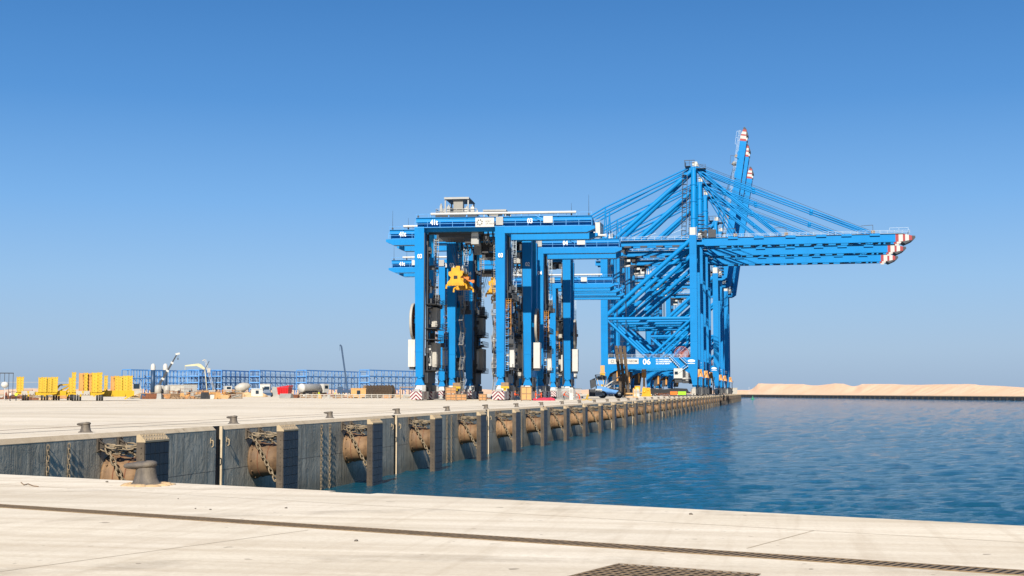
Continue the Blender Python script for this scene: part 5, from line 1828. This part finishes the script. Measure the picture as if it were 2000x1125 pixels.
# tank truck, mixer truck, wheel loader, skip, cable drums
q = at(606, 420)
tk = thing('tank_truck', 'white tank truck with steel barrel standing behind the barrier line', 'truck', q, YAW + 1.02)
mb = MB()
RY = Matrix.Translation((0, 0, 2.75)) @ Matrix.Rotation(R(90), 4, 'Y')
mb.lathe([(0, -4.6), (.8, -4.55), (1.25, -4.35), (1.35, -4.1), (1.35, 4.0), (1.0, 4.3), (0, 4.4)], RY, 20, 0)
mb.build('tank', 'grey', tk)
mb = MB(); mb.lathe([(0, -4.66), (1.3, -4.6), (1.42, -4.3), (1.42, -4.0)], RY, 20); mb.build('tank_end', 'white', tk)
mb = MB(); mb.box(-5, 7.5, -.5, .5, .9, 1.35); mb.box(-3.5, 4, -1.2, 1.2, 1.36, 1.6); mb.build('chassis', 'dkgrey', tk)
mb = MB(); mb.box(5.0, 7.6, -1.25, 1.25, 1.36, 4.1, 0); mb.box(7.605, 7.63, -1.1, 1.1, 2.6, 3.7, 1); mb.box(5.6, 7.2, -1.28, -1.255, 2.6, 3.6, 1); mb.build('cab', ['white', 'glass'], tk)
wheels(tk, [(x, y) for x in (-3.6, -2.3, 2.6, 6.4) for y in (-1.1, 1.1)], .52, .4, 'X')
q = at(468, 470)
mx = thing('mixer_truck', 'concrete mixer truck with pale drum in front of the racks', 'truck', q, YAW + .5)
mb = MB(); mb.lathe([(0, -2.4), (.9, -2.4), (1.6, -.6), (1.6, .8), (1.0, 2.4), (.5, 3.0), (0, 3.0)], Matrix.Translation((.8, 0, 3.1)) @ Matrix.Rotation(R(75), 4, 'Y'), 18); mb.build('drum', 'offwhite', mx)
mb = MB(); mb.box(-5, 4, -.6, .6, 1, 1.5); mb.build('chassis', 'dkgrey', mx)
mb = MB(); mb.box(-5.4, -3.2, -1.2, 1.2, 1.51, 3.6, 0); mb.box(-5.0, -3.5, -1.23, -1.205, 2.5, 3.3, 1); mb.build('cab', ['white', 'glass'], mx)
wheels(mx, [(x, y) for x in (-4.2, 1.2, 2.6) for y in (-1.1, 1.1)], .52, .4, 'X')
q = at(521, 425)
ld = thing('wheel_loader', 'dark blue loader left of the red skip', 'loader', q, YAW + .15)
mb = MB(); mb.frustum((-1.5, 1.5, -1, 1.8), (-.9, .9, -.6, 1.6), .8, 2.2); mb.box(-1.6, 1.6, -1.6, -1.01, .4, 1.3); mb.build('body', 'navy', ld)
mb = MB(); mb.box(-.8, .8, .2, 1.6, 2.21, 3.3, 0); mb.box(-.75, .75, .17, .197, 2.4, 3.1, 1); mb.build('cab', ['navy', 'glass'], ld)
wheels(ld, [(-1.5, -.6), (1.5, -.6), (-1.5, 1.8), (1.5, 1.8)], .7, .5, 'Y')
q = at(518, 436)
wb = thing('site_cabin', 'small white cabin right behind the dark blue loader', 'cabin', q, YAW + .1)
mb = MB(); mb.box(-1.6, 1.6, -1.2, 1.2, .3, 4.0); mb.box(-1.7, 1.7, -1.3, 1.3, 4.0, 4.15); mb.build('wall', 'white', wb)
mb = MB(); mb.box(-.9, .3, -1.24, -1.205, 1.8, 3.0); mb.build('window', 'glass', wb)
q = at(556, 425)
sk = thing('red_skip', 'bright red skip on wheels with open lid in the middle of the yard', 'skip', q, YAW - .25)
mb = MB(); mb.frustum((-1.7, 1.7, -1.4, 1.4), (-2.0, 2.0, -1.6, 1.6), .7, 3.0)
for x in (-1.2, -.4, .4, 1.2): mb.box(x - .06, x + .06, -1.68, -1.45, .9, 2.9)
mb.build('hopper', 'brightred', sk)
mb = MB(); mb.prism([(-2.1, 3.05), (2.0, 3.05), (2.3, 3.5), (2.2, 3.65)], 'y', -1.6, 1.6); mb.build('lid', 'brightred', sk)
wheels(sk, [(-1.0, -1.0), (2.2, -.6), (1.0, 1.0)], .45, .35, 'Y')
q = at(548, 427)
gb = thing('grey_skip', 'grey mesh box between the blue loader and the red skip', 'container', at(540, 428), YAW)
mb = MB(); mb.box(-1.3, 1.2, -.9, .9, .2, 3.2)
for k in range(6): mb.box(-1.3 + k * .45, -1.2 + k * .45, -.96, -.903, .2, 3.2)
mb.build('box', 'grey', gb)
for n_, px in enumerate((716, 721, 727, 733, 739, 745, 751, 757, 763)):
    t = thing('cable_drum', '%s cable drum in the row beside the nearest crane, %s from the left' % ('pale' if n_ == 0 else 'black', nth(n_ + 1)), 'cable drum', at(px, 352 - n_ * 1.5), YAW + .55, 'cable drums')
    m_ = 'timber' if n_ == 0 else 'mast'
    mb = MB(); Mx = Matrix.Translation((0, 0, 1.7)) @ Matrix.Rotation(R(90), 4, 'Y')
    for x in (-.42, .42): mb.lathe([(0, x - .06), (1.68, x - .06), (1.68, x + .06), (0, x + .06)], Mx, 26, 0, False)
    for k in range(10):
        a = math.pi * 2 * k / 10; mb.beam((-.5, .3 * math.cos(a), 1.7 + .3 * math.sin(a)), (-.5, 1.6 * math.cos(a), 1.7 + 1.6 * math.sin(a)), .05, .1)
    mb.build('flanges', m_, t)
    mb = MB(); mb.lathe([(1.0, -.36), (1.15, -.2), (1.2, 0), (1.15, .2), (1.0, .36)], Mx, 22); mb.build('cable', 'dkgrey', t)

# white tanks and cabins behind the stockpile
for n_, (px, Z, w, h_, m_, nm, lb) in enumerate((
        (262, 330, 1.7, 3.6, 'offwhite', 'truck_cab', 'white truck cab just right of the yellow trailers'),
        (309, 345, .9, 3.3, 'offwhite', 'water_tank', 'left one of three white upright tanks behind the stockpile'),
        (316, 347, .8, 3.2, 'offwhite', 'water_tank', 'middle one of three white upright tanks behind the stockpile'),
        (326, 345, .8, 3.2, 'offwhite', 'water_tank', 'right one of three white upright tanks behind the stockpile'),
        (350, 372, 3.0, 3.4, 'offwhite', 'site_cabin', 'long off-white cabin behind the stockpile'),
        (372, 350, 1.7, 3.6, 'grey', 'generator', 'tall grey generator with dark roof left of the crate'),
        (502, 400, 1.7, 2.4, 'white', 'site_cabin', 'small white notice cabin left of the blue loader'),
        (700, 345, 1.9, 2.4, 'ply', 'site_cabin', 'tan hut left of the black cable drums'),
        (795, 300, 1.5, 2.6, 'timber', 'work_table', 'brown timber frame left of the nearest crane leg'),
        (1716 - 286, 780, 3.0, 3.6, 'offwhite', 'site_cabin', 'off-white cabin at the end of the far quay'))):
    q = at(px, Z)
    t = thing(nm, lb, nm.replace('_', ' ').split()[-1], q, at_rz(px, Z))
    mb = MB()
    if nm == 'water_tank':
        mb.lathe([(0, .2), (w, .2), (w, h_ - .3), (w * .7, h_), (.2, h_ + .15), (0, h_ + .15)], None, 14)
        mb.build('tank', m_, t)
        mb = MB(); mb.box(-w, w, -w, w, 0, .2); mb.build('pallet', 'timber', t)
    elif nm == 'truck_cab':
        mb.prism([(-w * .6, .8), (w, .8), (w, 2.4), (w * .75, h_), (-w * .6, h_)], 'y', -1.2, 1.2); mb.build('body', m_, t)
        mb = MB(); mb.box(-.2, w * .75, -1.24, -1.205, 2.4, 3.6); mb.build('window', 'glass', t)
        wheels(t, [(-.6, -1.1), (1.2, -1.1), (-.6, 1.1), (1.2, 1.1)], .5, .4, 'X')
    elif nm == 'work_table':
        for x in (-w, w):
            for y in (-.6, .6): mb.box(x - .1, x + .1, y - .1, y + .1, 0, h_)
        mb.build('legs', m_, t)
        mb = MB(); mb.box(-w - .2, w + .2, -.8, .8, h_, h_ + .2); mb.build('top', m_, t)
    else:
        mb.box(-w, w, -1.2, 1.2, .25, h_); 
        k = -w + .3
        while k < w: mb.box(k, k + .06, -1.24, -1.204, .3, h_ - .1); k += .5
        mb.build('wall', m_, t)
        mb = MB(); mb.box(-w - .1, w + .1, -1.3, 1.3, h_, h_ + .18); mb.build('roof', 'dkgrey' if nm == 'generator' else m_, t)
        mb = MB(); mb.box(-.4, .5, -1.26, -1.242, 1.0, 2.0); mb.build('window' if nm == 'site_cabin' else 'grille', 'glass', t)

# crates
def crate(px, Z, w, h_, d, label, m='wood', z=0):
    q = at(px, Z, z)
    t = thing('wooden_crate', label, 'crate', q, at_rz(px, Z) + random.uniform(-.1, .1), 'wooden crates')
    mb = MB(); mb.box(-w / 2, w / 2, 0, d, .1, h_); mb.build('panels', m, t)
    mb = MB()
    for zz in (.1, h_ * .5 - .06, h_ - .14): mb.box(-w / 2 - .03, w / 2 + .03, -.05, -.003, zz, zz + .13)
    for x in (-w / 2, w / 2 - .13, -.06): mb.box(x, x + .13, -.085, -.053, .1, h_)
    for x in (-w / 2 + .1, w / 2 - .25): mb.box(x, x + .15, 0, d, 0, .097)
    mb.build('battens', 'timber', t)
crate(397, 328, 2.6, 2.0, 2.0, 'orange-brown crate standing alone right of the stockpile')
crate(880.5, 251, 1.95, 1.25, 1.6, 'bottom crate of the stacked pair behind the second crane')
crate(880.5, 251, 1.95, 1.3, 1.6, 'top crate of the stacked pair left of the yellow hood', z=1.255)
crate(901, 251, 1.95, 1.25, 1.5, 'single crate right beside the stacked pair')
crate(942.5, 248, 1.45, 1.3, 1.4, 'small crate left of the nearest crane right leg')
crate(1028, 252, 2.0, 2.65, 2.0, 'tall plain tan crate beside the nearest crane right leg', 'ply')
# red netting, barrier, yellow winches and hose in front of the second crane row
q = at(1064, 256)
mb = MB()
for k in range(16): mb.blob((random.uniform(-2.6, 2.6), random.uniform(-.8, .8), .1), (random.uniform(.4, .9), random.uniform(.3, .5), random.uniform(.15, .5)), 8, 6, 0, .2)
t = mb.build('safety_netting', 'netting'); t.location = q; tag(t, 'heap of pinkish red safety netting lying on the quay', 'netting')
q = at(1111, 266)
t = thing('grey_barrier', 'dark grey slatted barrier behind the bending workers', 'barrier', q, at_rz(1111, 266))
mb = MB()
for k in range(26): mb.box(-2.4 + k * .19, -2.3 + k * .19, -.04, .04, .15, 2.3)
mb.build('slats', 'grey', t)
mb = MB()
for z in (.2, 1.3, 2.3): mb.box(-2.5, 2.6, .05, .12, z - .05, z + .05)
mb.build('rails', 'dkgrey', t)
t = thing('junction_cabinet', 'narrow pale cabinet standing in front of the grey barrier', 'cabinet', at(1115.5, 262), at_rz(1115, 262))
mb = MB(); mb.box(-.35, .35, -.3, .3, .1, 2.5); mb.build('body', 'white', t)
mb = MB(); mb.box(-.25, .25, -.33, -.303, 1.5, 2.2); mb.build('door', 'grey', t)
q = at(1146, 262)
mb = MB()
pts = [(-1.0, 0, .08), (-.4, .1, .1), (.1, 0, .35), (.3, 0, .9), (.25, .1, 1.2), (.0, .1, .9), (-.1, .2, .3), (.5, .3, .08), (1.0, .2, .07)]
mb.path(pts, .09, 7)
t = mb.build('yellow_hose', 'yellow'); t.location = q; tag(t, 'looped yellow hose on the quay left of the lift truck', 'hose')
for px, Z, lab in ((891.5, 258, 'yellow hooded motor unit above the crates at the second crane'), (986, 249, 'yellow hooded motor unit above the striped guard of the nearest crane right leg')):
    t = thing('motor_unit', lab, 'motor', at(px, Z - 4, 1.9), at_rz(px, Z))
    mb = MB(); mb.prism([(-.75, .4), (.75, .4), (.75, .8), (-.75, .8)], 'y', -.5, .5); mb.beam((0, 0, 0), (0, 0, .4), .5, .5); mb.build('base', 'yellow', t)
    mb = MB(); mb.box(-.7, .7, -.5, .5, .805, 1.5); mb.build('hood', 'timber', t)

# ------------------------------------------------------------------ lift truck with tall mast
q = at(1196, 347.5)
lt = thing('lift_truck', 'blue container lift truck with tall brown triple mast', 'lift truck', q, at_rz(1196, 345) + .12)
mb = MB()
mb.prism([(-3.2, 1.0), (1.4, 1.0), (1.4, 2.0), (-.6, 2.3), (-2.0, 2.9), (-4.2, 3.2), (-4.2, 1.2)], 'y', -1.5, 1.5)
mb.box(-2.4, 1.2, -1.8, -1.52, 1.0, 1.9)
mb.build('body', 'loader_blue', lt)
mb = MB(); mb.box(-4.6, -2.9, -1.9, 1.6, .5, 2.4, 0)
for k in range(6): mb.box(-4.4 + k * .25, -4.3 + k * .25, -1.95, -1.904, .8, 2.1, 1)
mb.build('counterweight', ['white', 'dkgrey'], lt)
mb = MB(); mb.box(-6.0, -4.62, -1.2, 1.4, .5, 2.3); mb.prism([(-5.6, 2.4), (-4.2, 3.2), (-4.6, 5.2), (-5.8, 4.6)], 'y', -.8, .8); mb.build('engine_cover', 'dkgrey', lt)
mb = MB()
for (a, b) in (((-3.6, 3.2), (-4.4, 6.0)), ((-2.2, 2.9), (-2.9, 6.0)), ((-4.4, 6.0), (-2.9, 6.0)), ((-1.9, 2.9), (-1.6, 5.6)), ((-2.9, 6.0), (-1.6, 5.6))):
    for y in (-1.0, 1.0): mb.beam((a[0], y, a[1]), (b[0], y, b[1]), .18, .18, 0)
mb.box(-4.3, -2.4, -.95, .95, 3.6, 4.6, 1); mb.box(-3.9, -1.9, -.95, .95, 4.7, 5.7, 2)
mb.build('cab', ['offwhite', 'loader_blue', 'glass'], lt)
wheels(lt, [(1.6, -1.5), (1.6, 1.5), (-2.6, -1.5), (-2.6, 1.5)], .95, .7, 'X')
mb = MB()
for k, (x0, x1) in enumerate(((2.3, .95), (3.3, 2.05), (4.4, 3.2))):
    mb.beam((x0, -.9 + .9 * k, .6), (x1, -.7 + .7 * k, 13.6), .75, .6)
    mb.beam((x0 + .25, -1.25 + .9 * k, .6), (x1 + .25, -1.05 + .7 * k, 13.2 - k * .4), .18, .18)
    for q_ in range(9):
        t_ = (q_ + .5) / 9; mb.box(x0 + (x1 - x0) * t_ - .5, x0 + (x1 - x0) * t_ + .5, -1.2 + .85 * k, -1.1 + .85 * k, .6 + 13 * t_, .8 + 13 * t_)
mb.beam((2.2, 0, 1.2), (4.6, .6, 1.2), .5, .5); mb.beam((1.8, 0, 6), (3.8, .6, 6), .3, .4); mb.beam((1.2, 0, 11.8), (3.4, .6, 11.8), .3, .4)
mb.build('mast', 'mast', lt)
mb = MB(); mb.beam((-2.6, -1.0, 2.6), (2.0, -1.0, 5.8), .28, .3); mb.beam((-1.6, .8, 2.4), (2.3, .8, 4.8), .28, .3); mb.build('tilt_rams', 'offwhite', lt)
mb = MB()
for x in (2.9, 5.2): mb.box(x, x + .3, -1.6, -1.2, .25, 2.6)
mb.box(2.9, 5.6, -1.5, -1.25, 1.0, 1.35); mb.box(2.6, 6.6, -1.4, 1.4, .18, .42)
mb.build('carriage', 'ply', lt)
t = thing('yellow_beacon', 'stacked yellow box mast behind the lift truck cab', 'beacon', at(1177, 385), at_rz(1177, 385))
mb = MB(); mb.box(-.7, .7, -.6, .6, 5.4, 6.9, 0); mb.box(-.4, .4, -.4, .4, 0, 5.4, 0); mb.box(-.8, .8, -.7, .7, 6.9, 7.2, 1); mb.box(-.6, .6, -.6, .6, 7.2, 9.2, 1); mb.build('mast', ['yellow', 'ply'], t)
t = thing('yellow_beacon', 'stacked orange box mast in front of the rear quay crane portal', 'beacon', at(1258, 520), at_rz(1258, 520))
mb = MB(); mb.box(-.9, .9, -.6, .6, 7.0, 9.2, 0); mb.box(-.4, .4, -.4, .4, 0, 7.0, 1); mb.box(-.9, .9, -.7, .7, 9.4, 12.2, 1); mb.box(-.5, .5, -.5, .5, 12.2, 14, 0); mb.build('mast', ['ramp_orange', 'ply'], t)

# machines beyond the lift truck
t = thing('yellow_generator', 'yellow machine block with round head right of the lift truck', 'generator', at(1262, 430), at_rz(1262, 430))
mb = MB(); mb.frustum((-1.3, 1.5, -1, 1), (-1.2, 1.3, -1, 1), .5, 2.9); mb.box(-1.5, 1.7, -1.2, 1.2, .1, .49); mb.blob((-.6, -.9, 1.6), (.5, .3, .5), 10, 6); mb.blob((.6, -.9, 2.2), (.4, .3, .4), 10, 6); mb.build('body', 'spreader', t)
t = thing('yellow_generator', 'round yellow machine head just left of the yellow machine block', 'generator', at(1245, 428), at_rz(1245, 428))
mb = MB(); mb.lathe([(0, -.9), (1.0, -.9), (1.1, -.6), (1.1, .6), (1.0, .9), (0, .9)], Matrix.Translation((0, 0, 2.4)) @ Matrix.Rotation(R(90), 4, 'Y'), 18); mb.box(-.5, .5, -.5, .5, 0, 1.4); mb.build('body', 'spreader', t)
for px, lab in ((1238.5, 'left one of two narrow white cabinets right of the lift truck'), (1246, 'right one of two narrow white cabinets, before the yellow machine')):
    t = thing('white_cabinet', lab, 'cabinet', at(px, 372 if px < 1240 else 360), at_rz(px, 370))
    mb = MB(); mb.box(-.4, .4, -.3, .3, .1, 2.3); mb.build('body', 'white', t)
    mb = MB(); mb.box(-.3, .3, -.33, -.303, 1.2, 2.0); mb.build('door', 'grey', t)
for px, w, m_, lab in ((1316, 1.25, 'orange', 'small orange skip left of the lime green box'), (1332, 1.35, 'lime', 'lime green box on the quay under the nearest quay crane')):
    t = thing('skip', lab, 'skip', at(px, 470), at_rz(px, 470))
    mb = MB(); mb.frustum((-w, w, -.9, .9), (-w * 1.05, w * 1.05, -1, 1), .5, 1.75); mb.build('hopper', m_, t)
    mb = MB(); mb.box(-w, w, -.8, .8, 0, .49); mb.box(-w * 1.08, w * 1.08, -1.05, 1.05, 1.75, 1.84); mb.build('frame', 'dkgrey', t)
t = thing('flatbed_truck', 'long black flatbed carrying scrap under the nearest quay crane', 'truck', at(1305, 482), at_rz(1305, 482))
mb = MB(); mb.box(-7, 8, -1.2, 1.2, 1.0, 1.6); mb.prism([(-6.5, 1.6), (7.4, 1.6), (6.8, 2.7), (3, 2.9), (-2, 2.4), (-6.2, 2.8)], 'y', -1, 1); mb.build('bed', 'black', t)
wheels(t, [(x, -1.1) for x in (-6, -4.6, 2, 3.4, 6.2)], .5, .4, 'X')
for n_, px in enumerate((1284, 1290, 1297, 1304)):
    mb = MB()
    for k in range(9):
        a, b = Vector((random.uniform(-1, 1), random.uniform(-.6, .6), random.uniform(.1, 1))), Vector((random.uniform(-1, 1), random.uniform(-.6, .6), random.uniform(.1, 1.4)))
        mb.tube(a, b, .07, .07, 5)
    t = mb.build('scrap_heap', 'rust'); t.location = at(px, 455); tag(t, 'tangled rusty rods before the black flatbed, %s from the left' % nth(n_ + 1), 'scrap', 'scrap heaps on the quay')

# ------------------------------------------------------------------ stockpile: many small site goods
def goods(kind, px, Z, label, grp, z=0.0):
    q = at(px, Z, z)
    mb = MB()
    rz = at_rz(px, Z) + random.uniform(-.5, .5)
    if kind == 'timber_stack':
        w = random.uniform(1.2, 2.4)
        for lv in range(random.randint(3, 6)):
            for k in range(5):
                mb.box(-w + random.uniform(-.2, .2), w + random.uniform(-.2, .2), -.5 + k * .22, -.33 + k * .22, .1 + lv * .2, .26 + lv * .2)
        for x in (-w * .6, w * .6): mb.box(x - .06, x + .06, -.6, .6, 0, .097)
        m = random.choice(['timber', 'wood', 'ply'])
    elif kind == 'pipe_bundle':
        w = random.uniform(1.4, 2.6); r_ = random.uniform(.1, .2)
        for lv in range(4):
            for k in range(6 - lv): mb.tube((-w, k * 2 * r_ + lv * r_ - .6, r_ + lv * 1.75 * r_), (w, k * 2 * r_ + lv * r_ - .6, r_ + lv * 1.75 * r_), r_, r_, 7)
        m = random.choice(['rust', 'grey', 'timber'])
    elif kind == 'scaffold_rack':
        w = random.uniform(.8, 1.4); h_ = random.uniform(1.2, 2.2)
        for x in (-w, w):
            for y in (-.5, .5): mb.tube((x, y, 0), (x, y, h_), .05, .05, 5)
        for zz in (.3, h_ - .1):
            for y in (-.5, .5): mb.tube((-w, y, zz), (w, y, zz), .05, .05, 5)
        for k in range(7): mb.tube((-w + random.uniform(0, .4), -.4 + k * .13, .4 + random.uniform(0, .5)), (w, -.4 + k * .13, .4 + random.uniform(0, 1.0)), .06, .06, 5)
        m = random.choice(['sandp', 'ramp_orange', 'rust', 'offwhite'])
    elif kind == 'goods_pallet':
        w = random.uniform(.5, .8)
        mb.box(-w - .1, w + .1, -.6, .6, 0, .14); mb.frustum((-w, w, -.5, .5), (-w * .9, w * .9, -.45, .45), .145, random.uniform(.8, 1.5))
        m = random.choice(['offwhite', 'grey', 'white', 'ply', 'dkgrey', 'navy'])
    else:
        for k in range(14): mb.blob((random.uniform(-1.6, 1.6), random.uniform(-.6, .6), .12), (random.uniform(.3, .7), random.uniform(.2, .5), random.uniform(.2, .55)), 7, 5, 0, .3)
        m = random.choice(['sandp', 'timber', 'rust', 'offwhite'])
    f_ = random.uniform(.8, 1.2) if px < 500 else random.uniform(.5, .85); mb.v = [(x * f_ * .9, y * f_, z_ * f_) for x, y, z_ in mb.v]
    o = mb.build(kind, m); o.location = q; o.rotation_euler = (0, 0, rz)
    tag(o, label, grp[1], grp[0])
KINDS = {'timber_stack': ('timber stacks in the yard', 'timber', 'low stack of timber'), 'pipe_bundle': ('pipe bundles in the yard', 'pipes', 'low bundle of pipes'),
         'scaffold_rack': ('scaffold racks in the yard', 'rack', 'open rack of scaffold tubes'), 'goods_pallet': ('loaded pallets in the yard', 'pallet', 'loaded pallet'),
         'rubble_heap': ('rubble heaps in the yard', 'rubble', 'low heap of rubble')}
rs = random.getstate()
random.seed(21)
plan = {k: [] for k in KINDS}
for k in range(96):
    px = 264 + k * 2.1
    plan[random.choice(['timber_stack', 'pipe_bundle', 'scaffold_rack', 'goods_pallet', 'timber_stack', 'scaffold_rack', 'rubble_heap'])].append((px + random.uniform(-1, 1), random.uniform(304, 345)))
for k in range(60):
    px = 560 + k * 4.1
    plan[random.choice(['rubble_heap', 'pipe_bundle', 'scaffold_rack', 'goods_pallet', 'timber_stack'])].append((px + random.uniform(-2, 2), random.uniform(330, 420)))
for k in range(16):
    plan[random.choice(['goods_pallet', 'scaffold_rack', 'timber_stack', 'rubble_heap'])].append((2 + k * 8.6 + random.uniform(-2, 2), random.uniform(272, 330)))
for k in range(20):
    plan[random.choice(['goods_pallet', 'scaffold_rack', 'rubble_heap'])].append((845 + k * 15 + random.uniform(-3, 3), random.uniform(300, 430)))
for kd, lst in plan.items():
    lst.sort()
    for n_, (px, Z) in enumerate(lst):
        goods(kd, px, Z, '%s in the yard, %s of its kind from the left' % (KINDS[kd][2], nth(n_ + 1)), KINDS[kd])
random.setstate(rs)
# sand heap in front of the mixer, barrier line, fence and lamp frames
q = at(487, 420)
mb = MB()
for k in range(14): mb.blob((random.uniform(-6, 6), random.uniform(-1.5, 1.5), 0), (random.uniform(1.5, 3), random.uniform(1, 2), random.uniform(.7, 1.5)), 10, 6, 0, .1)
t = mb.build('sand_heap', 'sandp'); t.location = q; tag(t, 'low tan sand heap between the worker crowd and the blue loader', 'sand')
bar0 = None
for n_ in range(19):
    px = 592 + n_ * 11.6
    if bar0 is None:
        bar0 = thing('post_barrier', '', 'barrier', group='post barriers along the yard')
        mb = MB()
        for x in (-.65, .65): mb.box(x - .06, x + .06, -.06, .06, .1, 1.1); mb.box(x - .12, x + .12, -.3, .3, 0, .1)
        mb.build('posts', 'grey', bar0)
        mb = MB(); mb.box(-.72, .72, -.1, -.062, .85, 1.05); mb.box(-.72, .72, -.1, -.062, .45, .55); mb.build('boards', 'offwhite', bar0)
        t = bar0
    else: t = copy_tree(bar0)
    put(t, at(px, 326 - n_ * 1.0), at_rz(px, 320), 'low pale post barrier along the yard, %s from the left' % nth(n_ + 1))
fc = thing('mesh_fence', 'thin grey rail fence behind the yellow trailers at left', 'fence', (0, 0, 0))
mb = MB(); a, b = at(-30, 420), at(268, 420)
mb.rail([a, b], 4.6, 11.0, .06, mids=(.6, .3))
mb.build('rails', 'grey', fc)
fr = thing('steel_frame', 'open steel frame standing at the far left edge', 'frame', at(12, 300), at_rz(12, 300))
mb = MB()
for x in (-1.4, -.4, .5, 1.4): mb.box(x - .06, x + .06, -.06, .06, 0, 5.9)
mb.box(-1.5, 1.5, -.1, .1, 5.75, 5.95); mb.build('posts', 'dkgrey', fr)
t = thing('white_dome', 'white round dish behind the workers at the far left', 'dish', at(9, 296), at_rz(9, 296))
mb = MB(); mb.blob((0, 0, 3.2), (.8, .5, .7), 12, 8); mb.box(-.08, .08, -.08, .08, 0, 2.6); mb.build('dish', 'white', t)
t = thing('white_pipe_frame', 'white lattice bridge between the crane legs above the crates', 'frame', at(862, 420), at_rz(862, 420))
mb = MB()
for z in (4.6, 7.0): mb.beam((-2.6, 0, z), (2.6, 0, z), .2, .2)
for x in (-2.6, -.9, .9, 2.6): mb.beam((x, 0, 4.6), (x, 0, 7.0), .15, .15)
for x in (-2.6, -.9, .9): mb.beam((x, 0, 7.0), (x + 1.7, 0, 4.6), .14, .14)
for x in (-2.4, 2.4): mb.beam((x, 0, 0), (x, 0, 4.6), .2, .2)
mb.build('lattice', 'rack_deck', t)
# low sand berm along the back of the yard
mb = MB(); vs, fs = [], []
NB2 = 160
for i in range(NB2 + 1):
    px = -120 + i * 8.5
    for j in range(7):
        q = at(px, 860 + j * 22)
        hh = (0, 2.0, 3.6, 4.4, 4.2, 3.8, 3.0)[j] * (.75 + .35 * mnoise.noise(Vector((i * .12, j * .3, 0))))
        vs.append((q.x, q.y, -.2 + hh))
for i in range(NB2):
    for j in range(6):
        a = i * 7 + j; fs.append((a, a + 1, a + 8, a + 7))
mb.add(vs, fs, 0, True); tag(mb.build('sand_berm', 'sand'), kind='structure')
